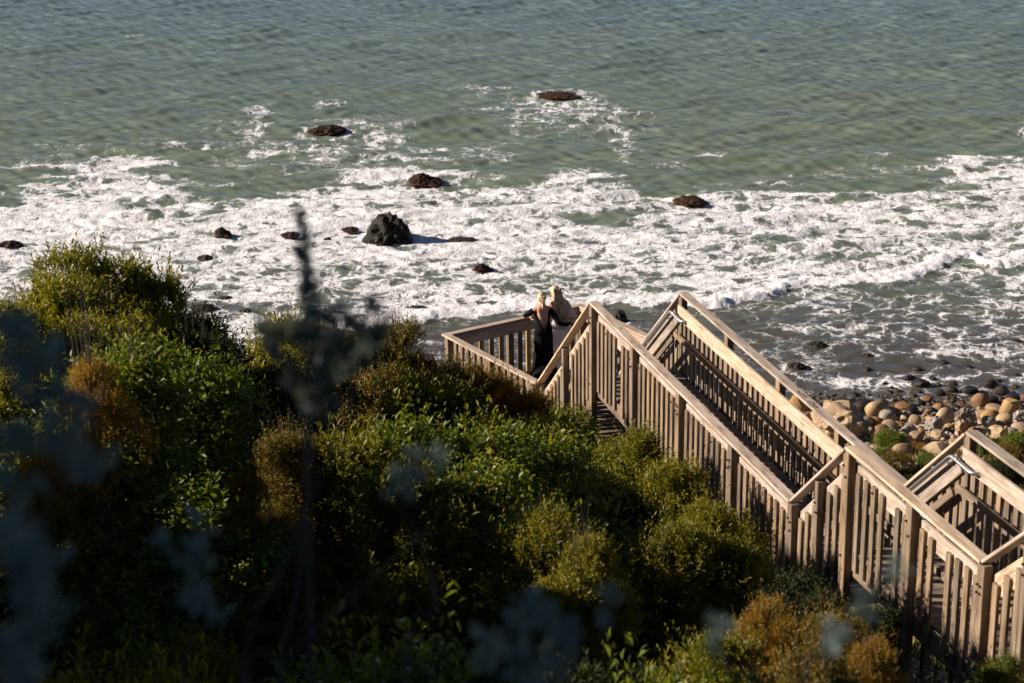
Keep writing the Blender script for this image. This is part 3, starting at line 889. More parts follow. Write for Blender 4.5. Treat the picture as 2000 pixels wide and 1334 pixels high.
# named boulders of the beach: centre u, base v, width px, height px, mesh, material, label
BOULDERS = [
    (1645, 868, 120, 74, big_v[1], 'sand', 'huge smooth sandy boulder behind the long railing'),
    (1722, 868, 44, 34, sm_v[1], 'tan', 'rounded boulder in the lee of the huge sandy one'),
    (1562, 806, 46, 34, sm_v[4], 'tan', 'tan boulder at the waterline showing under the far cap rail'),
    (1578, 834, 36, 26, sm_v[7], 'red', 'orange boulder showing under the far cap rail'),
    (1849, 830, 44, 30, sm_v[2], 'tan', 'big yellow boulder at the top of the stone bank'),
    (1826, 846, 36, 32, ang_v[0], 'grey', 'pale wedge shaped boulder below the yellow one'),
    (1886, 836, 42, 36, ang_v[1], 'grey', 'tall pale boulder behind the peak of the higher railing'),
    (1877, 848, 32, 26, ang_v[0], 'sand', 'cream pyramid boulder touching the peak of the higher railing'),
    (1976, 816, 44, 32, sm_v[3], 'tan', 'large tan boulder at the water edge by the picture edge'),
    (1734, 828, 32, 24, sm_v[0], 'grey', 'smooth grey egg shaped boulder on the upper bank'),
    (1716, 818, 54, 30, sm_v[1], 'tan', 'broad tan boulder half in shade at the waterline'),
    (1686, 812, 48, 26, sm_v[5], 'wet', 'wide dark wet boulder at the waterline'),
    (1672, 826, 50, 16, sm_v[6], 'red', 'long flat rust boulder near the railing'),
    (1690, 838, 40, 22, sm_v[0], 'tan', 'rounded brown boulder in front of the flat rust one'),
    (1936, 826, 38, 22, sm_v[2], 'tan', 'leaning tan boulder beside a grey rounded stone'),
    (1933, 836, 28, 20, sm_v[0], 'grey', 'grey blue rounded stone on the upper bank'),
    (1962, 834, 36, 22, sm_v[5], 'tan', 'blunt tan boulder under the big edge boulder'),
    (1955, 864, 34, 28, ang_v[0], 'sand', 'pointed cream boulder beyond the sloping top cap rail'),
    (1993, 825, 30, 20, ang_v[1], 'grey', 'bright white slab of rock at the picture edge'),
    (1788, 832, 26, 20, sm_v[1], 'tan', 'honey coloured round boulder in a dark gap'),
    (1792, 866, 34, 20, sm_v[0], 'tan', 'orange brown oval boulder at the bank foot'),
    (1766, 876, 40, 26, sm_v[4], 'sand', 'large cream boulder right above the green plant clump'),
    (1740, 838, 34, 16, sm_v[6], 'tan', 'flat ochre boulder under the egg shaped one'),
    (1712, 836, 34, 18, sm_v[2], 'red', 'sloping rust brown boulder mid bank'),
    (1772, 848, 26, 14, sm_v[6], 'grey', 'small slate coloured flat stone mid bank'),
    (1765, 894, 44, 24, sm_v[1], 'tan', 'brown boulder between two clumps of plants'),
    (1836, 893, 60, 24, sm_v[4], 'sand', 'broad pale boulder at the slope foot by the metal handrail'),
    (1917, 797, 36, 24, sm_v[2], 'red', 'rust red boulder standing in the shallows'),
    (1802, 755, 40, 18, sm_v[3], 'wet', 'black boulder in the backwash above the stone bank'),
    (1863, 752, 18, 13, sm_v[7], 'wet', 'small black peaked rock in the backwash'),
    (1938, 757, 30, 16, sm_v[2], 'wet', 'rounded black rock in the backwash near the picture edge'),
    (1898, 770, 38, 14, sm_v[3], 'wet', 'long dark rock in the thin wash'),
    (1838, 772, 20, 12, sm_v[7], 'wet', 'dark triangular rock in the thin wash'),
    (1861, 766, 24, 14, sm_v[1], 'wet', 'dark lumpy rock between two longer ones'),
    (1957, 773, 36, 16, sm_v[4], 'wet', 'dark brown flat rock in the thin wash'),
    (1980, 787, 30, 14, sm_v[0], 'wet', 'wet dark rock beside the large edge boulder'),
    (1987, 668, 26, 14, sm_v[2], 'wet', 'dark rock at the picture edge among thin foam'),
    (1930, 694, 24, 10, sm_v[0], 'wet', 'dark wet rock rising from the shallows above the bank'),
    (1948, 722, 30, 12, sm_v[5], 'wet', 'low wet rock among foam threads near the picture edge'),
    (1990, 735, 26, 12, sm_v[3], 'wet', 'blunt wet rock at the picture edge above the bank'),
    (1812, 786, 24, 10, sm_v[1], 'red', 'small rust stone half in water'),
    (1690, 794, 26, 12, sm_v[3], 'wet', 'dark wet stone at the water edge by the far cap rail'),
    (1648, 798, 34, 16, sm_v[0], 'wet', 'black glossy stone at the water edge'),
    (1625, 822, 32, 20, sm_v[4], 'red', 'rust brown stone just beyond the far cap rail'),
]
taken = []; BPOS = []
for u, v, w, h, me, mt, lb in BOULDERS:
    P = hit(u, v)
    if P.z < 0: P = at_z(u, v, 0.0)
    k = (P - Vector((0, 0, CAM_Z))).length / F_PX
    ww, hh_ = w * k, h * k / 0.93
    dep = ww * random.uniform(0.65, 0.9)
    g = max(gz(P.x, P.y + dep * .3), -0.25)
    hz_ = hh_ * 1.12
    nm = 'boulder' if w > 34 else 'beach_rock'
    put_rock(nm, lb, 'boulder' if w > 34 else 'rock', 'boulders along the beach', me, mt, (P.x, P.y + dep * 0.38, g + hz_ * 0.40), (ww, dep, hz_), random.uniform(-.5, .5) if me not in ang_v else random.uniform(-.2, .2), (random.uniform(-.12, .12), random.uniform(-.15, .15)))
    taken.append((P.x, P.y + dep * 0.38, max(ww, dep) * 0.5)); BPOS.append((P.x, P.y, lb))

STONE_KIND = [('tan', 'rounded tan stone lying among the beach cobbles', 'tan beach stones', 'rounded tan'), ('grey', 'pale grey rounded stone lying among the beach cobbles', 'grey beach stones', 'pale grey'),
              ('red', 'rust brown stone lying among the beach cobbles', 'rust beach stones', 'rust brown'), ('sand', 'cream coloured stone lying among the beach cobbles', 'cream beach stones', 'cream'),
              ('wet', 'dark wet stone lying along the waterline', 'wet waterline stones', 'dark wet')]
cnt = 0; tries = 0
while cnt < 262 and tries < 14000:
    tries += 1
    u = random.uniform(1575, 2015); v = random.uniform(772, 900)
    top = 790 if u < 1700 else (792 if u < 1900 else 784)
    if v < top + random.uniform(-8, 12): continue
    if v > 872 + random.uniform(0, 22): continue
    P = hit(u, v)
    s = random.choice([0.24, 0.28, 0.34, 0.4, 0.5, 0.64]) * random.uniform(0.85, 1.15) * (1.0 if v < 850 else 0.8)
    if any((P.x - a) ** 2 + (P.y - b) ** 2 < (r + s * 0.42) ** 2 for a, b, r in taken): continue
    taken.append((P.x, P.y, s * 0.47))
    q = random.random()
    if v < top + 14: kd = STONE_KIND[4] if q < .62 else STONE_KIND[2]
    elif v < top + 34: kd = STONE_KIND[4] if q < .22 else (STONE_KIND[2] if q < .42 else STONE_KIND[0])
    else: kd = STONE_KIND[0] if q < .52 else (STONE_KIND[1] if q < .70 else (STONE_KIND[3] if q < .92 else STONE_KIND[2]))
    hgt = s * random.uniform(0.36, 0.62)
    nb_ = [q[2] for q in sorted(BPOS, key=lambda q: (q[0] - P.x) ** 2 + (q[1] - P.y) ** 2)[:4]]
    szw = 'larger ' if s > 0.46 else ('small ' if s < 0.31 else '')
    lb = single([szw + kd[3] + ' stone lying near the ' + q for q in nb_] + [szw + kd[3] + ' stone by the ' + q for q in nb_], kd[1])
    put_rock('stone', lb, 'stone', kd[2], random.choice(sm_v), kd[0], (P.x, P.y, max(gz(P.x, P.y), -0.15) + hgt * 0.30), (s, s * random.uniform(0.65, 0.95), hgt), random.uniform(0, 6.28), (random.uniform(-.25, .25), random.uniform(-.25, .25)))
    cnt += 1

for i in range(46):
    u = random.uniform(1600, 2005); v = random.triangular(690, 796, 792)
    P = at_z(u, v, 0.0); s = random.uniform(0.18, 0.48)
    if any((P.x - a) ** 2 + (P.y - b) ** 2 < (r + s * 0.5) ** 2 for a, b, r in taken): continue
    taken.append((P.x, P.y, s * .5))
    nb_ = [q[2] for q in sorted(BPOS, key=lambda q: (q[0] - P.x) ** 2 + (q[1] - P.y) ** 2)[:4]]
    lb = single(['dark stone awash near the ' + q for q in nb_] + ['wet dark stone in the wash by the ' + q for q in nb_], 'small dark wet stone breaking the surface of the shallow wash')
    put_rock('stone', lb, 'stone', 'wet stones in the wash', random.choice(sm_v), 'wet', (P.x, P.y, 0.0), (s, s * .8, s * random.uniform(.4, .7)), random.uniform(0, 6.28), (0, 0))

def pebbles():
    rr = np.random.default_rng(5)
    bm = bmesh.new(); bmesh.ops.create_icosphere(bm, subdivisions=1, radius=0.5)
    base = np.array([v.co[:] for v in bm.verts]); fcs = np.array([[v.index for v in f.verts] for f in bm.faces]); bm.free()
    n = 10500
    X = rr.uniform(6, 34, n); Y = rr.uniform(57.5, 72.5, n)
    S = rr.uniform(0.07, 0.24, n)
    Zg = ground(X, Y)
    ok = Zg > -0.5
    X, Y, S, Zg = X[ok], Y[ok], S[ok], Zg[ok]; n = len(X)
    sc = np.stack([S, S * rr.uniform(.65, 1, n), S * rr.uniform(.4, .7, n)], -1)
    th = rr.uniform(0, 6.28, n)
    V = base[None] * (1 + rr.normal(0, 0.08, (n, len(base), 1))) * sc[:, None]
    c, s = np.cos(th)[:, None], np.sin(th)[:, None]
    VX = V[..., 0] * c - V[..., 1] * s; VY = V[..., 0] * s + V[..., 1] * c
    V = np.stack([VX + X[:, None], VY + Y[:, None], V[..., 2] + (Zg + sc[:, 2] * 0.28)[:, None]], -1).reshape(-1, 3)
    Fc = (fcs[None] + (np.arange(n) * len(base))[:, None, None]).reshape(-1, 3)
    tint = np.repeat(np.clip(rr.uniform(0, 1, n), 0, 1), len(base))
    wet = np.repeat(1 - sstep(0.05, 0.45, Zg), len(base))
    me = np_mesh('gravel', V, Fc, {'tint': tint, 'wet': wet}, smooth=True)
    m, nt, p, out = new_mat('gravel_stone')
    a = N(nt, 'ShaderNodeAttribute', attribute_name='tint'); b = N(nt, 'ShaderNodeAttribute', attribute_name='wet')
    col = ramp(nt, a.outputs['Fac'], [(0.0, (0.30, 0.20, 0.12)), (0.4, (0.42, 0.32, 0.21)), (0.7, (0.36, 0.32, 0.27)), (0.9, (0.46, 0.40, 0.33)), (1.0, (0.30, 0.15, 0.07))])
    col = mixc(nt, b.outputs['Fac'], col, (0.06, 0.045, 0.03))
    nt.links.new(col, p.inputs['Base Color']); p.inputs['Roughness'].default_value = 0.75
    o = link_mesh('gravel', me, m)
    tag(o, 'small pebbles filling the gaps between the beach stones', kind='stuff')
pebbles()

# ------------------------------------------------------------------ shrubs
def leaves_mesh(name, P, D, Nn, L, Wd, tint, mat):
    """flat-folded leaves: base P, direction D, normal Nn, length L, width Wd"""
    n = len(P)
    S = np.cross(D, Nn); S /= np.linalg.norm(S, axis=1)[:, None] + 1e-9
    mid = P + D * (L * 0.52)[:, None]
    lift = Nn * (Wd * 0.22)[:, None]
    tip = P + D * L[:, None] - Nn * (L * 0.10)[:, None]
    V = np.stack([P, mid - S * (Wd / 2)[:, None] + lift, tip, mid + S * (Wd / 2)[:, None] + lift], 1).reshape(-1, 3)
    b = np.arange(n)[:, None] * 4
    Fc = np.concatenate([b + np.array([[0, 1, 2]]), b + np.array([[0, 2, 3]])], 0)
    me = np_mesh(name, V, Fc, {'tint': np.repeat(tint, 4)})
    me.materials.append(mat)
    return me

def unit(v):
    return v / (np.linalg.norm(v, axis=-1, keepdims=True) + 1e-9)

def crown_proto(name, seed, mat, nshoot=620, per=12, leaf=0.062, wid=0.021, shoot=0.17, up=0.9, ang=0.75, R0=0.8, H0=0.62, spread=0.32, whips=0.08):
    rr = np.random.default_rng(seed)
    K = 9
    cen = []
    for k in range(K):
        a = rr.uniform(0, 6.28); r = R0 * 0.55 * math.sqrt(rr.uniform(0, 1))
        cen.append((r * 1.25 * math.cos(a), r * 1.25 * math.sin(a), H0 * rr.uniform(0.10, 0.95) * (1 - 0.45 * (r / R0) ** 2), rr.uniform(0.18, 0.40)))
    cen = np.array(cen)
    # shoots on the lumps' skins
    m = nshoot * 4
    k = rr.integers(0, K, m)
    d = unit(rr.normal(size=(m, 3)))
    d[:, 2] = np.where(d[:, 2] < -0.2, -d[:, 2], d[:, 2])
    rad = cen[k, 3] * rr.uniform(0.55, 1.0, m) ** 0.5
    P = cen[k, :3] + d * rad[:, None]
    dist = np.linalg.norm(P[:, None] - cen[None, :, :3], axis=2) / cen[None, :, 3]
    ok = (np.sort(dist, axis=1)[:, 0] > 0.62) & (P[:, 2] > -0.35)
    P, d = P[ok][:nshoot], d[ok][:nshoot]
    # a skirt of lower shoots
    m2 = nshoot // 3
    a = rr.uniform(0, 6.28, m2); r = R0 * rr.uniform(0.55, 0.95, m2)
    P2 = np.stack([r * np.cos(a), r * np.sin(a), rr.uniform(-0.75, 0.15, m2)], -1)
    d2 = unit(np.stack([np.cos(a), np.sin(a), rr.uniform(0, .5, m2)], -1))
    P = np.concatenate([P, P2]); d = np.concatenate([d, d2])
    n = len(P)
    ax = unit(d * (1 - up * 0.6) + np.array([0, 0, up]) + rr.normal(0, spread, (n, 3)))
    SL = shoot * rr.uniform(0.55, 1.6, n) * np.where(rr.random(n) < whips, 2.3, 1.0)
    t = (np.arange(per) + 0.5) / per
    base = P[:, None] + ax[:, None] * (SL[:, None] * t[None])[..., None]
    ref = unit(np.cross(ax, rr.normal(size=(n, 3))))
    ref2 = np.cross(ax, ref)
    phi = rr.uniform(0, 6.28, n)[:, None] + np.arange(per)[None] * 2.4
    radial = ref[:, None] * np.cos(phi)[..., None] + ref2[:, None] * np.sin(phi)[..., None]
    an = ang * (1.15 - 0.55 * t)[None, :, None] + rr.normal(0, 0.12, (n, per, 1))
    D = unit(ax[:, None] * np.cos(an) + radial * np.sin(an))
    Nn = unit(ax[:, None] * np.sin(an) - radial * np.cos(an) + rr.normal(0, 0.22, (n, per, 3)))
    Nn = unit(Nn - D * (Nn * D).sum(-1, keepdims=True))
    L = leaf * rr.uniform(0.6, 1.25, (n, per)) * (1.0 - 0.25 * t)[None]
    Wd = L * (wid / leaf) * rr.uniform(0.8, 1.2, (n, per))
    tint = np.clip(rr.normal(0.42, 0.18, (n, 1)) + rr.normal(0, 0.14, (n, per)) + 0.25 * (t[None] - 0.5), 0, 1)
    return leaves_mesh(name, base.reshape(-1, 3), D.reshape(-1, 3), Nn.reshape(-1, 3), L.ravel(), Wd.ravel(), tint.ravel(), mat)

def stems_proto(name, seed, R0=0.8, H0=0.62, n=26, mat=None, poke=0.0):
    rr = np.random.default_rng(seed)
    V = []; Fc = []
    seg = 5
    for i in range(n):
        a = rr.uniform(0, 6.28); r = R0 * rr.uniform(0.2, 0.8)
        p0 = np.array([0.15 * math.cos(a), 0.15 * math.sin(a), -2.2]); p3 = np.array([r * math.cos(a), r * math.sin(a), H0 * rr.uniform(0.3, 0.95) + poke * rr.random()])
        p1 = p0 + np.array([0, 0, 1.4]); p2 = p3 - np.array([math.cos(a), math.sin(a), 1.2]) * 0.3
        w0 = rr.uniform(0.010, 0.022)
        M_ = 7
        for k in range(M_):
            s = k / (M_ - 1)
            p = p0 * (1 - s) ** 3 + 3 * p1 * s * (1 - s) ** 2 + 3 * p2 * s * s * (1 - s) + p3 * s ** 3 + rr.normal(0, 0.012, 3)
            w = w0 * (1 - 0.8 * s)
            for q in range(seg):
                th = 2 * math.pi * q / seg
                V.append((p[0] + math.cos(th) * w, p[1] + math.sin(th) * w, p[2]))
            if k:
                b = len(V) - 2 * seg
                for q in range(seg):
                    Fc.append((b + q, b + (q + 1) % seg, b + seg + (q + 1) % seg, b + seg + q))
    me = np_mesh(name, np.array(V), np.array(Fc), smooth=True)
    me.materials.append(mat or BARK)
    return me

PROTO = {
    'bay': [crown_proto('foliage', 101 + i, L_BAY, nshoot=700, per=11, leaf=0.088, wid=0.025, up=1.1, ang=0.7) for i in range(2)],
    'green': [crown_proto('foliage', 111 + i, L_GREEN, nshoot=600, per=9, leaf=0.105, wid=0.046, up=0.6, ang=1.1, spread=0.4, shoot=0.2, whips=0.10) for i in range(2)],
    'brown': [crown_proto('foliage', 121 + i, L_BROWN, nshoot=760, per=11, leaf=0.072, wid=0.022, up=1.0, ang=0.8) for i in range(2)],
    'dark': [crown_proto('foliage', 131 + i, L_SHADE, nshoot=700, per=11, leaf=0.076, wid=0.027, up=0.8, ang=0.95) for i in range(2)],
    'gold': [crown_proto('foliage', 141, L_YEL, nshoot=700, per=14, leaf=0.042, wid=0.012, up=1.5, ang=0.6, spread=0.3)],
}
PROTO_S = {
    'bay': [crown_proto('foliage', 201 + i, L_BAY, nshoot=430, per=10, leaf=0.135, wid=0.040, up=1.1, ang=0.75, shoot=0.25, whips=0.20, spread=0.42) for i in range(2)],
    'green': [crown_proto('foliage', 211 + i, L_GREEN, nshoot=400, per=8, leaf=0.155, wid=0.066, up=0.6, ang=1.1, spread=0.5, shoot=0.28, whips=0.20) for i in range(2)],
    'brown': [crown_proto('foliage', 221 + i, L_BROWN, nshoot=480, per=10, leaf=0.115, wid=0.036, up=1.0, ang=0.8, shoot=0.24, whips=0.18, spread=0.42) for i in range(2)],
    'dark': [crown_proto('foliage', 231 + i, L_SHADE, nshoot=450, per=9, leaf=0.12, wid=0.045, up=0.8, ang=0.95, shoot=0.22) for i in range(2)],
    'gold': [crown_proto('foliage', 241, L_YEL, nshoot=520, per=12, leaf=0.075, wid=0.022, up=1.5, ang=0.6, spread=0.35, shoot=0.22)],
}
STEMP = [stems_proto('stem', 151, n=30, poke=0.22), stems_proto('stem', 152, n=36, poke=0.42)]
_k = 0
def shrub(name, label, group, kind, P, width, rz=None, cat='shrub', zs=None):
    """P is the point of the crown's top; the shrub's root is on the ground below it"""
    global _k
    _k += 1
    s = width / 1.75
    x, y = P.x, P.y
    g = gz(x, y)
    top = 1.02 * s * (zs or 1.0)
    t = empty(name, (x, y, g), rz if rz is not None else random.uniform(0, 6.28))
    tag(t, label, cat, group)
    zc = P.z - top - g
    me = (PROTO if s > 0.85 else PROTO_S)[kind][_k % len(PROTO[kind])]
    f = bpy.data.objects.new('foliage', me); COL.objects.link(f); f.parent = t
    f['kind'] = 'stuff'
    f.location = (0, 0, zc); f.scale = (s, s, s * (zs or 1.0))
    q = 1
    while zc - 0.62 * s * q > 0.0 and q < 7:
        f = bpy.data.objects.new('foliage', me); COL.objects.link(f); f.parent = t
        f['kind'] = 'stuff'; f.rotation_euler = (0, 0, 1.7 * q)
        k2 = s * (1.10 + 0.14 * q)
        a_ = random.uniform(0, 6.28); r_ = 0.30 * s * q
        f.location = (r_ * math.cos(a_), r_ * math.sin(a_), zc - 0.62 * s * q); f.scale = (k2, k2, s * 1.1)
        q += 1
    st = bpy.data.objects.new('stem', STEMP[_k % 2]); COL.objects.link(st); st.parent = t
    st.location = (0, 0, zc); st.scale = (s, s, max(s, (zc + 0.2) / 2.2))
    return t

HERO = [  # u, v of the crown top, distance, width px, kind, label
    (165, 496, 22.8, 270, 'bay', 'tallest sunlit olive shrub standing against the white foam'),
    (265, 524, 23.4, 190, 'bay', 'olive shrub forming the seaward shoulder of the tallest one'),
    (80, 562, 21.6, 190, 'bay', 'olive shrub on the landward flank of the tallest one'),
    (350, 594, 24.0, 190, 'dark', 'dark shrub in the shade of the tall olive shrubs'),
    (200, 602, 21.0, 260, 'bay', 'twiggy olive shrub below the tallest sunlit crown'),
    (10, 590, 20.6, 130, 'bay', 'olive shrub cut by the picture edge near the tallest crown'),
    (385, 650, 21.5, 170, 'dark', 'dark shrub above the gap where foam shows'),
    (575, 620, 27.0, 150, 'bay', 'olive shrub right behind the blurred central stalk'),
    (640, 640, 26.5, 130, 'dark', 'dark shrub beside the one behind the central stalk'),
    (708, 640, 28.0, 110, 'brown', 'brown tipped shrub against the grey shallows'),
    (775, 632, 28.8, 100, 'brown', 'rusty topped shrub seaward of the other brown tipped ones'),
    (850, 712, 29.5, 130, 'dark', 'dark shrub at the foot of the platform corner post'),
    (905, 706, 30.4, 110, 'brown', 'reddish brown shrub covering the platform railing foot'),
    (965, 728, 30.8, 120, 'brown', 'brown shrub halfway along the platform railing'),
    (1028, 768, 30.8, 110, 'brown', 'brown and green shrub where platform railing meets the stairs'),
    (1085, 815, 29.5, 120, 'green', 'green shrub below the first stair flight'),
    (1140, 850, 28.2, 110, 'dark', 'dark shrub at the foot of the first railing peak'),
    (250, 688, 17.5, 190, 'green', 'yellow green bush lit from the side below the dark hollow'),
    (170, 700, 16.8, 130, 'gold', 'tawny bush with pale seed heads beside the yellow green one'),
    (365, 705, 20.3, 190, 'green', 'broad leaved green bush in the middle of the lit bank'),
    (455, 770, 21.2, 180, 'green', 'green bush with long trailing shoots'),
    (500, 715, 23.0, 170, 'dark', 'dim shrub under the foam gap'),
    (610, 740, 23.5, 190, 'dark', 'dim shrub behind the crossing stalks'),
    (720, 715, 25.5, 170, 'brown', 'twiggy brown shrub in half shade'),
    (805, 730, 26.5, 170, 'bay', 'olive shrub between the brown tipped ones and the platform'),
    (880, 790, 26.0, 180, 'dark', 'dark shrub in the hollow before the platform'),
    (980, 830, 25.5, 170, 'bay', 'olive shrub in the hollow below the platform stairs'),
    (560, 840, 18.5, 140, 'brown', 'rusty shrub lit above the bright yellow clump'),
    (492, 915, 17.5, 80, 'gold', 'bright yellow green clump glowing in the dark bank'),
    (700, 850, 18.6, 220, 'bay', 'olive shrub crossed by the blurred stalk'),
    (830, 832, 19.0, 200, 'green', 'sunlit green shrub with broad glossy leaves'),
    (950, 850, 19.2, 200, 'green', 'brightest green shrub in the middle of the slope'),
    (1060, 880, 19.6, 200, 'green', 'green shrub sloping down towards the railing'),
    (1175, 905, 20.4, 190, 'bay', 'olive shrub between the bright green one and the railing'),
    (1235, 850, 25.3, 120, 'bay', 'upright olive shrub touching the long railing near its top'),
    (1320, 905, 23.6, 140, 'bay', 'olive shrub leaning on the middle of the long railing'),
    (1395, 985, 21.6, 120, 'bay', 'low olive shrub at the lower end of the long railing'),
    (790, 920, 17.2, 220, 'bay', 'sparse olive shrub under the broad leaved green ones'),
    (930, 930, 17.5, 200, 'green', 'deep green shrub in half shade mid slope'),
    (1065, 1000, 16.8, 150, 'bay', 'upright lit shrub standing alone in the dark lower slope'),
    (1140, 1060, 16.0, 120, 'bay', 'smaller lit shrub beside the lone upright one'),
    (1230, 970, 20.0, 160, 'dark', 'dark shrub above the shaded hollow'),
    (1320, 1040, 18.2, 150, 'bay', 'olive shrub with a lit tip before the second railing peak'),
    (1430, 1060, 18.3, 130, 'bay', 'small olive shrub against the lowest part of the long railing'),
    (1510, 1185, 13.6, 170, 'gold', 'yellow brown bush in low sun at the bottom of the slope'),
    (1625, 1195, 13.4, 170, 'brown', 'russet bush with upturned leaves at the bottom of the slope'),
    (1700, 1250, 13.0, 120, 'gold', 'small golden bush by the shaded foot of the upper railing'),
    (1420, 1250, 12.8, 170, 'bay', 'olive bush beside the yellow brown one'),
    (1580, 1280, 12.0, 170, 'brown', 'brown bush at the lower picture edge'),
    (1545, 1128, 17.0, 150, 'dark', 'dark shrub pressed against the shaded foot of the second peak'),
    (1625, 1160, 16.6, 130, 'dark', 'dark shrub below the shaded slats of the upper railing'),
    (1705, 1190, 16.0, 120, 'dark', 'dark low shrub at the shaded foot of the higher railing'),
    (1965, 1285, 16.2, 60, 'green', 'little green plant under the uppermost stair flight'),
]
for u, v, y, w, kd, lb in HERO:
    P = at_y(u, v, y)
    shrub('shrub', lb, 'shrubs on the bluff slope', kd, P, w * y / F_PX * 1.12)

# shrubs that fill the bank between them
HPOS = [(at_y(u, v, y), lb) for u, v, y, w, kd, lb in HERO]
TONE = {'bay': 'olive', 'dark': 'dark green', 'green': 'leafy green', 'brown': 'brownish'}
n_fill = 0
yy = 10.5
while yy < 36:
    xx = -12.0
    while xx < 9:
        x = xx + random.uniform(-.35, .35); y = yy + random.uniform(-.35, .35)
        xr = rail_x(y) - 0.95
        if y > 31: xr = min(xr, -1.2 + (35.8 - y) * 0.6 - 1.0)
        if x < xr and abs(x) < y * 0.265 + 1.2:
            near = 1 - float(sstep(0.3, 2.2, xr - x))
            h = random.uniform(0.7, 1.2) - 0.35 * near
            kd = random.choice(['bay', 'bay', 'dark', 'green', 'brown'] if y > 15 else ['dark', 'dark', 'green', 'bay'])  # near bank mostly gets the leaf tone darkened for shade
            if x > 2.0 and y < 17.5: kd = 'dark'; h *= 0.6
            P = Vector((x, y, gz(x, y) + h))
            wv_ = random.uniform(1.2, 1.7)
            szw = 'wide ' if wv_ > 1.52 else ('small ' if wv_ < 1.36 else '')
            cands = []
            for hp, hl in sorted(HPOS, key=lambda q: (q[0].x - x) ** 2 + (q[0].y - y) ** 2)[:4]:
                side = 'seaward of' if y > hp.y + 0.4 else ('uphill of' if y < hp.y - 0.4 else 'beside')
                short = hl.split(' with ')[0].split(' between ')[0].split(' in low ')[0].split(' by the shaded')[0]
                cands += [szw + TONE[kd] + ' filler shrub ' + side + ' the ' + hl, szw + TONE[kd] + ' shrub ' + side + ' ' + short]
            lb = single(cands, TONE[kd] + ' shrub packed among its neighbours on the bluff bank')
            shrub('shrub', lb, 'shrubs filling the bluff bank', kd, P, wv_)
            n_fill += 1
        xx += 1.12
    yy += 1.1 if yy < 20 else 1.2
print('fill shrubs', n_fill)


# ------------------------------------------------------------------ the two women at the rail
SKIN = plain('sunlit_skin', (0.64, 0.37, 0.235), 0.5)
def hair_mat(name, c0, c1, c2):
    m, nt, p, out = new_mat(name)
    tc = N(nt, 'ShaderNodeTexCoord'); mp = N(nt, 'ShaderNodeMapping'); mp.inputs['Scale'].default_value = (42, 30, 5)
    nt.links.new(tc.outputs['Object'], mp.inputs[0])
    n = N(nt, 'ShaderNodeTexNoise', Scale=1.0, Detail=4.0); nt.links.new(mp.outputs[0], n.inputs['Vector'])
    nt.links.new(ramp(nt, n.outputs[0], [(0.32, c0), (0.5, c1), (0.68, c2)]), p.inputs['Base Color'])
    p.inputs['Roughness'].default_value = 0.42
    bp = N(nt, 'ShaderNodeBump', Strength=0.8, Distance=0.01); nt.links.new(n.outputs[0], bp.inputs['Height']); nt.links.new(bp.outputs[0], p.inputs['Normal'])
    return m
HAIR_A = hair_mat('pale_blond_hair', (0.30, 0.19, 0.09), (0.62, 0.46, 0.28), (0.80, 0.66, 0.47))
HAIR_B = hair_mat('honey_blond_hair', (0.30, 0.18, 0.07), (0.66, 0.48, 0.24), (0.84, 0.68, 0.42))
BLACK_CLOTH = plain('black_velvet', (0.008, 0.008, 0.009), 0.9, 0, 0.1)
def chiffon(name, col):
    m, nt, p, out = new_mat(name)
    n = N(nt, 'ShaderNodeTexNoise', Scale=14.0, Detail=3.0)
    tc = N(nt, 'ShaderNodeTexCoord'); nt.links.new(tc.outputs['Object'], n.inputs['Vector'])
    c = ramp(nt, n.outputs[0], [(0.3, tuple(q * 0.9 for q in col)), (0.7, col)])
    nt.links.new(c, p.inputs['Base Color']); p.inputs['Roughness'].default_value = 0.8
    tr = N(nt, 'ShaderNodeBsdfTranslucent'); nt.links.new(c, tr.inputs['Color'])
    mx = N(nt, 'ShaderNodeMixShader', Fac=0.72)
    nt.links.new(p.outputs[0], mx.inputs[1]); nt.links.new(tr.outputs[0], mx.inputs[2]); nt.links.new(mx.outputs[0], out.inputs['Surface'])
    return m
WHITE_CLOTH = chiffon('white_satin', (0.92, 0.93, 0.98))
PINK_CLOTH = chiffon('blush_chiffon', (0.92, 0.80, 0.76))
EYE = plain('dark_eye', (0.02, 0.02, 0.02), 0.3)

def apply_mods(o):
    dg = bpy.context.evaluated_depsgraph_get()
    me = bpy.data.meshes.new_from_object(o.evaluated_get(dg))
    o.modifiers.clear()
    o.data = me
    for p in me.polygons: p.use_smooth = True

def skin_body(name, verts, edges, radii, root, mat, parent, sub=2):
    me = bpy.data.meshes.new(name)
    me.from_pydata([Vector(v) for v in verts], edges, [])
    o = bpy.data.objects.new(name, me); COL.objects.link(o)
    sm = o.modifiers.new('skin', 'SKIN'); sm.use_smooth_shade = True
    for i, r in enumerate(radii):
        d = me.skin_vertices[0].data[i]
        d.radius = (r, r) if not isinstance(r, tuple) else r
        d.use_root = (i == root)
    ss = o.modifiers.new('sub', 'SUBSURF'); ss.levels = sub; ss.render_levels = sub
    apply_mods(o)
    o.data.materials.clear(); o.data.materials.append(mat)
    o.parent = parent
    return o

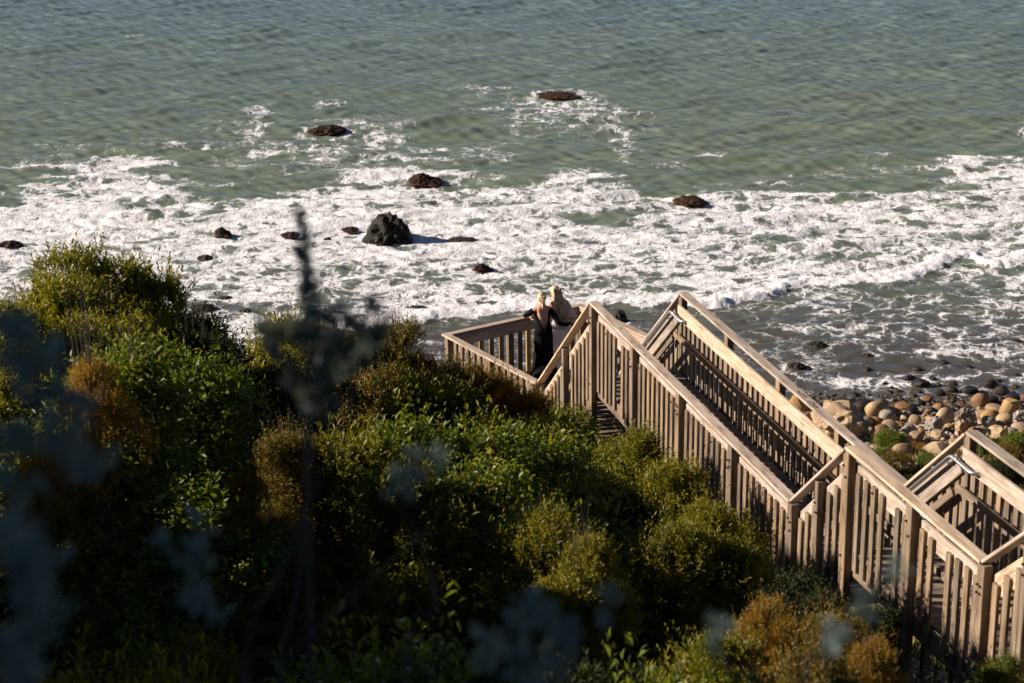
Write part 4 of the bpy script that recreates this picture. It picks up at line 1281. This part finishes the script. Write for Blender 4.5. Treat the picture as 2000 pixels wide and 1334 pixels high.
def loft(name, rings, mat, parent, seg=28, ripple=None, cap=True):
    """rings: (cx, cy, cz, rx, ry, ripple amplitude)"""
    V = []; Fc = []
    for (cx, cy, cz, rx, ry, am) in rings:
        for k in range(seg):
            th = 2 * math.pi * k / seg
            w = 1 + am * math.sin(th * 7 + cz * 3) + am * 0.6 * math.sin(th * 11 + 1.3 - cz * 4)
            V.append((cx + rx * w * math.cos(th), cy + ry * w * math.sin(th), cz))
    for i in range(len(rings) - 1):
        for k in range(seg):
            Fc.append((i * seg + k, i * seg + (k + 1) % seg, (i + 1) * seg + (k + 1) % seg, (i + 1) * seg + k))
    me = bpy.data.meshes.new(name); me.from_pydata(V, [], Fc)
    for p in me.polygons: p.use_smooth = True
    o = link_mesh(name, me, mat, parent)
    sf = o.modifiers.new('sub', 'SUBSURF'); sf.levels = 1; sf.render_levels = 1
    apply_mods(o); 
    return o

def hair(name, head, locks, mat, parent, cap_r=(0.088, 0.102, 0.112), seed=1):
    """a scalp shell and many tapering locks; each lock is (list of points, width)"""
    bm = bmesh.new()
    bmesh.ops.create_uvsphere(bm, u_segments=20, v_segments=14, radius=1.0)
    for v in bm.verts:
        x, y, z = v.co
        # open the face: pull the front lower part inside the head
        f = max(0, y - 0.25) * max(0, 0.75 - z)
        k = 1 - 0.55 * min(1, f * 1.6)
        v.co = Vector((head[0] + x * cap_r[0] * k, head[1] + y * cap_r[1] * k, head[2] + 0.012 + z * cap_r[2]))
    me0 = bpy.data.meshes.new('tmp'); bm.to_mesh(me0); bm.free()
    V = [v.co[:] for v in me0.vertices]; Fc = [tuple(p.vertices) for p in me0.polygons]
    bpy.data.meshes.remove(me0)
    for pts, w in locks:
        n = len(pts); seg = 6; b0 = len(V)
        for i, p in enumerate(pts):
            t = i / (n - 1); r = w * (0.65 + 0.5 * math.sin(math.pi * min(1, t * 1.1 + 0.1))) * (1 - 0.75 * max(0, t - 0.6) / 0.4)
            for k in range(seg):
                th = 2 * math.pi * k / seg
                V.append((p[0] + r * math.cos(th), p[1] + r * 0.8 * math.sin(th), p[2] + 0.2 * r * math.sin(2 * th)))
        for i in range(n - 1):
            for k in range(seg):
                Fc.append((b0 + i * seg + k, b0 + i * seg + (k + 1) % seg, b0 + (i + 1) * seg + (k + 1) % seg, b0 + (i + 1) * seg + k))
    me = bpy.data.meshes.new(name); me.from_pydata(V, [], Fc)
    for p in me.polygons: p.use_smooth = True
    return link_mesh(name, me, mat, parent)

def face(parent, head, tilt=0.0):
    """eyes and lips on the seaward side of the head (local +y)"""
    for sx in (-1, 1):
        bm = bmesh.new(); bmesh.ops.create_uvsphere(bm, u_segments=10, v_segments=8, radius=0.011)
        me = bpy.data.meshes.new('eye'); bm.to_mesh(me); bm.free()
        e = link_mesh('eye', me, EYE, parent); e.location = (head[0] + sx * 0.030, head[1] + 0.083, head[2] + 0.002)
    bm = bmesh.new(); bmesh.ops.create_uvsphere(bm, u_segments=10, v_segments=8, radius=0.012)
    for v in bm.verts: v.co.x *= 1.9; v.co.y *= 0.6; v.co.z *= 0.6
    me = bpy.data.meshes.new('mouth'); bm.to_mesh(me); bm.free()
    e = link_mesh('mouth', me, plain('lip', (0.42, 0.14, 0.12), 0.5), parent); e.location = (head[0], head[1] + 0.088, head[2] - 0.058)

def hand_chain(verts, edges, radii, wrist_i, d, side, palm, size=1.0):
    """palm, four fingers and a thumb grown from a wrist; d points along the fingers, side towards the thumb"""
    d = Vector(d).normalized(); sd = Vector(side); sd = (sd - d * sd.dot(d)).normalized(); nrm = Vector(palm).normalized()
    w = Vector(verts[wrist_i])
    pm = w + d * 0.045 * size
    verts.append(pm); radii.append((0.030, 0.017)); pi = len(verts) - 1; edges.append((wrist_i, pi))
    for k, (o, L) in enumerate(((0.030, 0.075), (0.010, 0.085), (-0.010, 0.078), (-0.029, 0.060))):
        a = w + d * 0.088 * size + sd * o
        b = a + d * L * 0.5 + nrm * 0.010; c = a + d * L * 0.85 + nrm * 0.032
        i = len(verts); verts.extend([a, b, c]); radii.extend([0.0095, 0.0088, 0.0075])
        edges.extend([(pi, i), (i, i + 1), (i + 1, i + 2)])
    a = w + d * 0.035 * size + sd * 0.038; b = a + d * 0.035 + sd * 0.022; c = b + d * 0.028 + nrm * 0.008
    i = len(verts); verts.extend([a, b, c]); radii.extend([0.012, 0.0105, 0.0085]); edges.extend([(pi, i), (i, i + 1), (i + 1, i + 2)])

def woman(name, label, P, rz, H, J, head_tilt):
    t = empty(name, P, rz)
    tag(t, label, 'person', 'women leaning on the platform rail')
    V = []; E_ = []; Rr = []
    idx = {}
    def add(n, p, r, par=None):
        V.append(Vector(p)); Rr.append(r); idx[n] = len(V) - 1
        if par: E_.append((idx[par], idx[n]))
    add('pelvis', (0, 0.0, 0.98 * H), (0.150, 0.110))
    add('waist', (0, 0.03, 1.12 * H), (0.112, 0.090), 'pelvis')
    add('chest', (0, 0.08, 1.27 * H), (0.142, 0.100), 'waist')
    add('collar', (0, 0.125, 1.385 * H), (0.105, 0.078), 'chest')
    add('neck', (0, 0.150, 1.445 * H), 0.047, 'collar')
    hx, hy, hz = J['head']
    add('skull0', (hx * .6, hy - 0.015, hz - 0.075), 0.060, 'neck')
    add('skull1', (hx, hy, hz), (0.073, 0.090), 'skull0')
    add('skull2', (hx, hy - 0.005, hz + 0.062), (0.060, 0.074), 'skull1')
    add('nose', (hx, hy + 0.098, hz - 0.018), 0.011, 'skull1')
    for sx, ln in ((-1, 'l'), (1, 'r')):
        add('ear' + ln, (hx + sx * 0.078, hy + 0.0, hz - 0.01), 0.014, 'skull1')
        add('sh' + ln, (sx * 0.165, 0.115, 1.365 * H), 0.056, 'collar')
        add('el' + ln, J['el' + ln], 0.041, 'sh' + ln)
        add('wr' + ln, J['wr' + ln], 0.027, 'el' + ln)
        dd = Vector(J['wr' + ln]) - Vector(J['el' + ln])
        hand_chain(V, E_, Rr, idx['wr' + ln], J.get('hd' + ln, dd), J.get('th' + ln, (-sx, 0.2, 0)), J.get('pa' + ln, (0, 0, -1)))
        add('hip' + ln, (sx * 0.088, 0.0, 0.90 * H), 0.088, 'pelvis')
        add('knee' + ln, (sx * 0.085, 0.03, 0.50 * H), 0.056, 'hip' + ln)
        add('ankle' + ln, (sx * 0.085, -0.01, 0.09), 0.036, 'knee' + ln)
        add('toe' + ln, (sx * 0.095, 0.15, 0.035), 0.030, 'ankle' + ln)
    t.scale = (J['sc'],) * 3
    skin_body('body', V, E_, Rr, 0, SKIN, t)
    face(t, J['head'])
    return t, idx, V

def sleeve(name, pts, r0, r1, mat, parent):
    """a sleeve that follows the arm"""
    pts = [Vector(p) for p in pts]
    n = len(pts)
    verts = pts; edges = [(i, i + 1) for i in range(n - 1)]
    return skin_body(name, verts, edges, [r0 + (r1 - r0) * i / (n - 1) for i in range(n)], 0, mat, parent, 2)

def bodice(name, rings, mat, parent, back_v=None, seg=40):
    """rings of a garment torso; back_v(z) gives the half angle left open at the back (-y side)"""
    V = []; Fc = []; keep = []
    for (cx, cy, cz, rx, ry) in rings:
        op = back_v(cz) if back_v else 0.0
        for k in range(seg + 1):
            th = -math.pi / 2 + op + (2 * math.pi - 2 * op) * k / seg
            V.append((cx + rx * math.cos(th), cy + ry * math.sin(th), cz))
    m = seg + 1
    for i in range(len(rings) - 1):
        for k in range(seg):
            Fc.append((i * m + k, i * m + k + 1, (i + 1) * m + k + 1, (i + 1) * m + k))
    me = bpy.data.meshes.new(name); me.from_pydata(V, [], Fc)
    for p in me.polygons: p.use_smooth = True
    o = link_mesh(name, me, mat, parent)
    so = o.modifiers.new('solid', 'SOLIDIFY'); so.thickness = 0.006; so.offset = 1
    apply_mods(o)
    return o

def strands(rr, roots, tips, sway, n):
    out = []
    for k in range(n):
        a = Vector(roots(rr)); b = Vector(tips(rr, a)); pts = []
        ph = rr.uniform(0, 6.28); fq = rr.uniform(5, 9)
        M_ = 9
        for i in range(M_):
            t = i / (M_ - 1)
            p = a.lerp(b, t)
            p.x += sway * math.sin(ph + fq * t) * t; p.y -= 0.03 * math.sin(math.pi * t)
            pts.append(tuple(p))
        out.append((pts, rr.uniform(0.009, 0.016)))
    return out

DECK_L = C0.z - H_L + 0.002
def on_platform(t, off):
    p = C0 + rv(A_L) * t - hv(A_L) * off
    return Vector((p.x, p.y, DECK_L))

# -- woman in black, blond ponytail, back bare
Pb = on_platform(1.84, 0.50)
Jb = {'head': (0.02, 0.225, 1.565), 'ell': (-0.335, 0.20, 1.23), 'wrl': (-0.19, 0.41, 1.165), 'elr': (0.275, -0.105, 1.13), 'wrr': (0.555, -0.10, 1.11),
      'hdl': (0.9, 0.25, -0.1), 'hdr': (0.75, 0.6, 0.25), 'thl': (0.2, 0.8, 0.3), 'thr': (0, 0.1, 1), 'pal': (0, 0, -1), 'par': (-0.3, 1, 0), 'sc': 0.955}
wb, ib, vb = woman('person', 'woman in a long black open back gown with a blond ponytail, arm round her companion', Pb, R(12), 1.0, Jb, 0)
bodice('gown_bodice', [(0, 0.005, 0.90, 0.185, 0.150), (0, 0.01, 1.00, 0.172, 0.138), (0, 0.03, 1.12, 0.135, 0.112), (0, 0.065, 1.22, 0.156, 0.120), (0, 0.095, 1.31, 0.172, 0.118), (0, 0.118, 1.375, 0.172, 0.095)],
       BLACK_CLOTH, wb, back_v=lambda z: 0.0 if z < 1.02 else min(1.28, (z - 1.02) * 5.2))
loft('gown_skirt', [(0, 0.005, 0.96, 0.176, 0.142, 0.0), (0, 0.0, 0.86, 0.195, 0.160, 0.0), (0, 0.0, 0.70, 0.190, 0.160, 0.01), (0, -0.01, 0.45, 0.190, 0.170, 0.03), (0, -0.03, 0.22, 0.225, 0.215, 0.05),
     (-0.01, -0.09, 0.08, 0.285, 0.30, 0.07), (-0.02, -0.17, 0.015, 0.36, 0.42, 0.08), (-0.02, -0.19, 0.004, 0.37, 0.44, 0.08)], BLACK_CLOTH, wb)
sleeve('sleeve', [(-0.15, 0.115, 1.375), (-0.245, 0.155, 1.29), (-0.335, 0.20, 1.23), (-0.26, 0.31, 1.20), (-0.195, 0.403, 1.167)], 0.068, 0.040, BLACK_CLOTH, wb)
sleeve('sleeve', [(0.15, 0.115, 1.375), (0.225, 0.0, 1.25), (0.275, -0.105, 1.13), (0.41, -0.125, 1.09), (0.55, -0.10, 1.108)], 0.066, 0.040, BLACK_CLOTH, wb)
r3 = random.Random(4)
hb = Vector(Jb['head'])
lk = strands(r3, lambda q: (hb.x + q.uniform(-.022, .022), hb.y - 0.108 + q.uniform(-.012, .012), hb.z + 0.035 + q.uniform(-.02, .02)),
             lambda q, a: (hb.x + 0.01 + q.uniform(-.055, .055), hb.y - 0.185 + q.uniform(-.03, .02), hb.z - 0.40 - q.uniform(0, .10)), 0.016, 46)
lk += strands(r3, lambda q: (hb.x + q.uniform(-.085, .085), hb.y + q.uniform(-.06, .03), hb.z + q.uniform(.02, .10)),
              lambda q, a: (hb.x + q.uniform(-.02, .02), hb.y - 0.112, hb.z + 0.035), 0.004, 40)
hair('hair', hb, lk, HAIR_A, wb, (0.092, 0.106, 0.112))

# -- woman in white, long loose hair, blush wrap over the shoulders
Pw = on_platform(2.25, 0.47)
Jw = {'head': (-0.035, 0.215, 1.645), 'ell': (-0.32, 0.10, 1.20), 'wrl': (-0.44, 0.18, 1.12), 'elr': (0.315, 0.26, 1.23), 'wrr': (0.20, 0.44, 1.19),
      'hdl': (-0.7, 0.5, 0), 'hdr': (-0.9, 0.3, -0.1), 'thl': (0, 0.2, 1), 'thr': (-0.2, 0.8, 0.3), 'pal': (0, 0.6, -0.6), 'par': (0, 0, -1), 'sc': 0.94}
ww_, iw, vw = woman('person', 'taller woman in a white gown with long loose honey blond hair and a blush wrap', Pw, R(18), 1.055, Jw, 0)
bodice('gown_bodice', [(0, 0.0, 0.94, 0.196, 0.158), (0, 0.01, 1.05, 0.180, 0.142), (0, 0.03, 1.18, 0.142, 0.116), (0, 0.07, 1.30, 0.162, 0.122), (0, 0.10, 1.39, 0.176, 0.116), (0, 0.122, 1.44, 0.172, 0.096)], WHITE_CLOTH, ww_)
loft('gown_skirt', [(0, 0.0, 1.0, 0.188, 0.150, 0.0), (0, -0.005, 0.90, 0.208, 0.172, 0.0), (0, -0.005, 0.76, 0.208, 0.175, 0.008), (0, 0.0, 0.50, 0.180, 0.160, 0.025), (0, 0.0, 0.25, 0.180, 0.170, 0.04),
     (0, -0.02, 0.08, 0.215, 0.215, 0.05), (0, -0.05, 0.008, 0.25, 0.26, 0.06)], WHITE_CLOTH, ww_)
# wrap: a cape of chiffon from the neck over both shoulders, longer over the outer arm
def wrap(parent):
    V = []; Fc = []; seg = 44; rows = 9
    for i in range(rows):
        t = i / (rows - 1)
        for k in range(seg):
            th = 2 * math.pi * k / seg
            c, s_ = math.cos(th), math.sin(th)
            outer = max(0, c)
            rx = 0.075 + 0.235 * t ** 0.75 + 0.06 * outer * t
            ry = 0.07 + 0.125 * t ** 0.8
            fold = 1 + 0.045 * t * math.sin(th * 9 + 1) + 0.03 * t * math.sin(th * 15)
            z = 1.515 - 0.085 * t ** 0.8 - (0.20 + 0.14 * outer - 0.06 * max(0, -c)) * t ** 1.6
            V.append((rx * c * fold + 0.02 * t, 0.135 - 0.02 * t + ry * s_ * fold, z))
    for i in range(rows - 1):
        for k in range(seg):
            Fc.append((i * seg + k, i * seg + (k + 1) % seg, (i + 1) * seg + (k + 1) % seg, (i + 1) * seg + k))
    me = bpy.data.meshes.new('wrap'); me.from_pydata(V, [], Fc)
    for p in me.polygons: p.use_smooth = True
    o = link_mesh('wrap', me, PINK_CLOTH, parent)
    so = o.modifiers.new('solid', 'SOLIDIFY'); so.thickness = 0.006
    sf = o.modifiers.new('sub', 'SUBSURF'); sf.levels = 1; sf.render_levels = 1
    apply_mods(o)
wrap(ww_)
hw = Vector(Jw['head'])
lk = strands(r3, lambda q: (hw.x + q.uniform(-.085, .085), hw.y - 0.02 - q.uniform(0.0, .085), hw.z + q.uniform(-.02, .10)),
             lambda q, a: (hw.x + 0.05 + (a.x - hw.x) * 1.25 + q.uniform(-.035, .035), hw.y - 0.335 + q.uniform(-.04, .03), hw.z - 0.50 - q.uniform(0, .22)), 0.030, 150)
lk += strands(r3, lambda q: (hw.x + q.uniform(-.07, .09), hw.y - 0.06, hw.z + q.uniform(-.04, .06)),
             lambda q, a: (hw.x + 0.13 + q.uniform(-.05, .06), hw.y - 0.26 + q.uniform(-.05, .05), hw.z - 0.28 - q.uniform(0, .30)), 0.045, 26)
hair('hair', hw, lk, HAIR_B, ww_, (0.098, 0.110, 0.118))


# ------------------------------------------------------------------ trees at the bluff edge, uphill of the sun
def bluff_tree(x, y, h, wd, label, rz):
    g = gz(x, y)
    t = empty('bluff_tree', (x, y, g), rz)
    tag(t, label, 'tree', 'wind shaped trees on the bluff top')
    pipe_mesh('trunk', [Vector((x, y, g - 0.3)), Vector((x + .1, y, g + h * .35)), Vector((x - .1, y + .1, g + h * .7))], 0.14, BARK, t, 8, 0.4)
    s = wd / 1.75
    for (dx, dy, dz, k) in ((0, 0, h - 0.78 * s, 1.0), (.35 * s, .2 * s, h - 1.45 * s, .9), (-.4 * s, -.2 * s, h - 1.6 * s, .9), (0.1, .4 * s, h - 1.9 * s, .8)):
        for q in range(2):
            f = bpy.data.objects.new('crown', PROTO['dark'][q]); COL.objects.link(f); f.parent = t
            f['kind'] = 'stuff'; f.location = (dx + .1 * q, dy, dz); f.scale = (s * k, s * k, s * k * 1.05); f.rotation_euler = (0, 0, 2.1 * q + dx)
for a in ((-8.6, 2.2, 5.2, 4.4, 'tall dark tree on the bluff top nearest the viewpoint', 0.3), (-8.2, 6.0, 4.6, 4.2, 'dark spreading tree on the bluff top between two others', 1.2),
          (-9.0, 9.0, 3.4, 3.8, 'squat dark tree at the bluff edge above the shaded bank', 2.0)):
    bluff_tree(*a)

# ------------------------------------------------------------------ low plants at the foot of the slope beyond the stairs
FOOT = [(1738, 868, 62, 'green', 'green plant clump at the stone bank foot'), (1722, 890, 40, 'green', 'small green plant under the clump by the stones'),
        (1792, 880, 44, 'gold', 'yellow flowering plant beside the brown boulder'), (1812, 902, 44, 'green', 'dark leaved plant by the pale boulder at the slope foot'),
        (1745, 930, 90, 'brown', 'dry brown scrub in the gap between the two railings'), (1700, 925, 80, 'dark', 'dark scrub just beyond the long far railing'),
        (1775, 965, 80, 'dark', 'dark scrub filling the dip between the railings'), (1735, 985, 70, 'green', 'green sprig in the dark dip between the railings'),
        (1820, 925, 60, 'brown', 'brown scrub behind the metal handrail end'), (1862, 890, 34, 'gold', 'yellow blossom bush seen under the sloping cap rail'),
        (1925, 880, 60, 'green', 'green scrub under the topmost cap rail'), (1910, 866, 46, 'brown', 'straw coloured scrub right of the railing peak post'),
        (1960, 905, 80, 'brown', 'russet scrub beyond the topmost railing'), (1985, 880, 70, 'green', 'bright green scrub at the picture edge by the stones'),
        (1945, 935, 70, 'dark', 'dim scrub behind the topmost railing board'), (1995, 930, 60, 'gold', 'golden scrub at the picture edge behind the railing'),
        (1968, 863, 26, 'gold', 'small golden tuft growing among the stones')]
for u, v, w, kd, lb in FOOT:
    P = hit(u, v + 8)
    k = (P - Vector((0, 0, CAM_Z))).length / F_PX
    sc = w * k / 1.75 * 1.15
    t = empty('scrub', (P.x, P.y, gz(P.x, P.y)), random.uniform(0, 6.28)); tag(t, lb, 'shrub', 'low scrub at the slope foot')
    f = bpy.data.objects.new('foliage', PROTO[kd][0]); COL.objects.link(f); f.parent = t; f['kind'] = 'stuff'
    f.location = (0, 0, 0.12 * sc); f.scale = (sc, sc, sc * 0.75)
    st = bpy.data.objects.new('stem', STEMP[0]); COL.objects.link(st); st.parent = t; st.location = (0, 0, 0.1 * sc); st.scale = (sc * .8, sc * .8, 0.2 * sc)

def dune_grass():
    rr = np.random.default_rng(77)
    pts = []
    for i in range(900):
        u = rr.uniform(1600, 2040); v = rr.uniform(884, 1030)
        if u > 1880: v = rr.uniform(868, 1000)
        P = hit(u, v)
        if P.z > 0.9: pts.append((P.x, P.y, gz(P.x, P.y), rr.uniform(0.5, 1.0)))
    for i in range(1500):
        y = rr.uniform(20, 57); x = rail_x(min(y, 38)) + rr.uniform(1.9, 16)
        pts.append((x, y, gz(x, y), rr.uniform(0.6, 1.1)))
    pts = np.array(pts); n = len(pts); per = 14
    B = np.repeat(pts[:, :3], per, 0) + np.concatenate([rr.normal(0, 0.10, (n * per, 2)), np.zeros((n * per, 1))], 1)
    D = unit(np.concatenate([rr.normal(0, 0.45, (n * per, 2)), np.ones((n * per, 1))], 1))
    Nn = unit(np.cross(D, rr.normal(size=(n * per, 3))))
    L = np.repeat(pts[:, 3], per) * rr.uniform(0.18, 0.42, n * per)
    tint = np.clip(np.repeat(rr.uniform(0, 1, n), per) + rr.normal(0, .15, n * per), 0, 1)
    me = leaves_mesh('grass', B, D, Nn, L, L * 0.06 + 0.006, tint, L_DRY)
    o = link_mesh('grass', me)
    tag(o, 'straw and green grass on the slope beyond the stairway', kind='stuff')
dune_grass()

# ------------------------------------------------------------------ tall weeds close to the viewpoint, out of focus
def weed(label, stalks, plumes, seed, mat=None, leafy=None, r=0.005):
    """stalks: lists of (u, v, y); plumes: (u, v, y, half width px, half height px, count)"""
    mat = mat or L_GREY
    rr = np.random.default_rng(seed)
    NEAR = 1.05
    stalks = [[(u, v, y * NEAR) for u, v, y in q] for q in stalks]
    plumes = [(u, v, y * NEAR, a, c, int(m * 0.36)) for u, v, y, a, c, m in plumes]
    b = at_y(*stalks[0][0]); g = gz(b.x, b.y)
    t = empty('tall_weed', (b.x, b.y, g)); tag(t, label, 'weed', 'tall weeds growing near the viewpoint')
    for st in stalks:
        pts = [at_y(*q) for q in st]
        root = Vector((pts[0].x * 0.7 + b.x * 0.3, pts[0].y, gz(pts[0].x, pts[0].y) - 0.05))
        path = [root] + pts
        sm = []
        for i in range(len(path) - 1):
            p0, p1, p2, p3 = path[max(0, i - 1)], path[i], path[i + 1], path[min(len(path) - 1, i + 2)]
            for q in range(6):
                u = q / 6
                sm.append(0.5 * ((2 * p1) + (p2 - p0) * u + (2 * p0 - 5 * p1 + 4 * p2 - p3) * u * u + (3 * p1 - p0 - 3 * p2 + p3) * u ** 3))
        sm.append(path[-1])
        pipe_mesh('stem', sm, r * 0.75, STALK, t, 6, 0.35)
    for (u, v, y, hw, hh_, cnt) in plumes:
        c = at_y(u, v, y); k = y / F_PX
        rx, rz_ = hw * k, hh_ * k
        # side sprays, each carrying small leaves
        ns = max(6, cnt // 22)
        B = []; D = []
        for i in range(ns):
            a = rr.uniform(0, 6.28); zz = rr.uniform(-1, 1); q = math.sqrt(max(0.05, 1 - zz * zz)) * rr.uniform(0.35, 1.0)
            tip = np.array([c.x + rx * q * math.cos(a), c.y + rx * q * math.sin(a), c.z + rz_ * zz + 0.25 * rx * q])
            base = np.array([c.x, c.y, c.z + rz_ * (zz - 0.35)])
            m = cnt // ns
            s_ = rr.uniform(0.25, 1.0, m)[:, None]
            B.append(base + (tip - base) * s_ + rr.normal(0, 0.004, (m, 3)))
            D.append(unit(unit((tip - base)[None]) * 0.7 + rr.normal(0, 0.55, (m, 3)) + np.array([0, 0, .35])))
        B = np.concatenate(B); D = np.concatenate(D); n = len(B)
        Nn = unit(np.cross(D, rr.normal(size=(n, 3))))
        lf = (leafy or 0.019)
        L = lf * rr.uniform(0.6, 1.4, n)
        me = leaves_mesh('plume', B, D, Nn, L, L * (0.30 if leafy else 0.34), np.clip(rr.normal(.45, .25, n), 0, 1), mat)
        o = link_mesh('plume', me, None, t); o.matrix_basis = parent_world(t).inverted()
        o['kind'] = 'stuff'

weed('tall slender dark weed whose pointed tip crosses the surf', [[(545, 1400, 4.3), (580, 1150, 4.3), (604, 900, 4.3), (612, 700, 4.3), (600, 560, 4.3), (592, 440, 4.3)]],
     [(590, 445, 4.3, 9, 24, 300), (594, 490, 4.3, 16, 30, 500), (602, 535, 4.3, 26, 34, 700), (608, 585, 4.3, 34, 34, 600), (600, 640, 4.3, 60, 36, 500), (650, 640, 4.3, 60, 34, 400)], 1, None, None, 0.009)
weed('dark leafy weed with a broad dim top beside the tall slender one', [[(470, 1400, 3.7), (560, 1090, 3.7), (640, 900, 3.7), (690, 760, 3.7), (660, 690, 3.7)], [(600, 980, 3.7), (590, 800, 3.7), (560, 700, 3.7)]],
     [(660, 690, 3.7, 110, 60, 700), (560, 690, 3.7, 80, 70, 600), (610, 760, 3.7, 90, 60, 600), (720, 640, 3.7, 60, 40, 400)], 2, L_WEED, 0.035, 0.007)
weed('bare forked weed stalk leaning across the dark slope', [[(480, 1400, 3.4), (560, 1290, 3.4), (660, 1190, 3.4), (760, 1100, 3.4), (850, 1020, 3.4)], [(790, 1334, 3.4), (850, 1200, 3.4), (820, 1060, 3.4), (740, 920, 3.4)]],
     [(830, 905, 3.4, 70, 36, 500), (780, 950, 3.4, 50, 30, 300)], 3, None, None, 0.006)
weed('big pale grey plume at the picture edge below the tall shrub', [[(60, 1400, 2.6), (80, 1100, 2.6), (110, 900, 2.6), (100, 740, 2.6)]],
     [(50, 720, 2.6, 90, 70, 900), (120, 810, 2.6, 110, 70, 1100), (40, 900, 2.6, 90, 70, 900), (170, 900, 2.6, 60, 40, 500), (30, 660, 2.6, 50, 40, 400)], 4)
weed('grey green plume in the lowest corner of the picture', [[(70, 1420, 2.3), (60, 1250, 2.3), (40, 1080, 2.3)]],
     [(30, 1060, 2.3, 80, 70, 800), (90, 1140, 2.3, 90, 60, 800), (40, 1240, 2.3, 110, 70, 900), (10, 1320, 2.3, 90, 60, 700)], 5)
weed('upright grey plume between the corner plume and the bare stalk', [[(360, 1420, 3.6), (372, 1250, 3.6), (385, 1050, 3.6)]],
     [(385, 1050, 3.6, 40, 60, 600), (370, 1130, 3.6, 70, 60, 700), (330, 1080, 3.6, 40, 40, 300), (400, 1190, 3.6, 60, 40, 450)], 6)
weed('wide pale plume at the lower edge under the lone lit shrub', [[(1020, 1420, 3.1), (1040, 1330, 3.1), (1050, 1200, 3.1)]],
     [(1040, 1210, 3.1, 70, 50, 700), (1110, 1270, 3.1, 90, 50, 800), (960, 1280, 3.1, 80, 50, 700), (1040, 1320, 3.1, 120, 40, 800), (1190, 1190, 3.1, 30, 50, 260)], 7)
weed('thin wispy weed in front of the shaded upper railing', [[(1560, 1430, 3.0), (1620, 1290, 3.0), (1690, 1180, 3.0), (1762, 1110, 3.0)], [(1480, 1430, 3.0), (1430, 1330, 3.0), (1405, 1230, 3.0)]],
     [(1750, 1120, 3.0, 34, 26, 200), (1690, 1190, 3.0, 50, 30, 260), (1630, 1260, 3.0, 60, 34, 300), (1405, 1240, 3.0, 30, 50, 260)], 8)
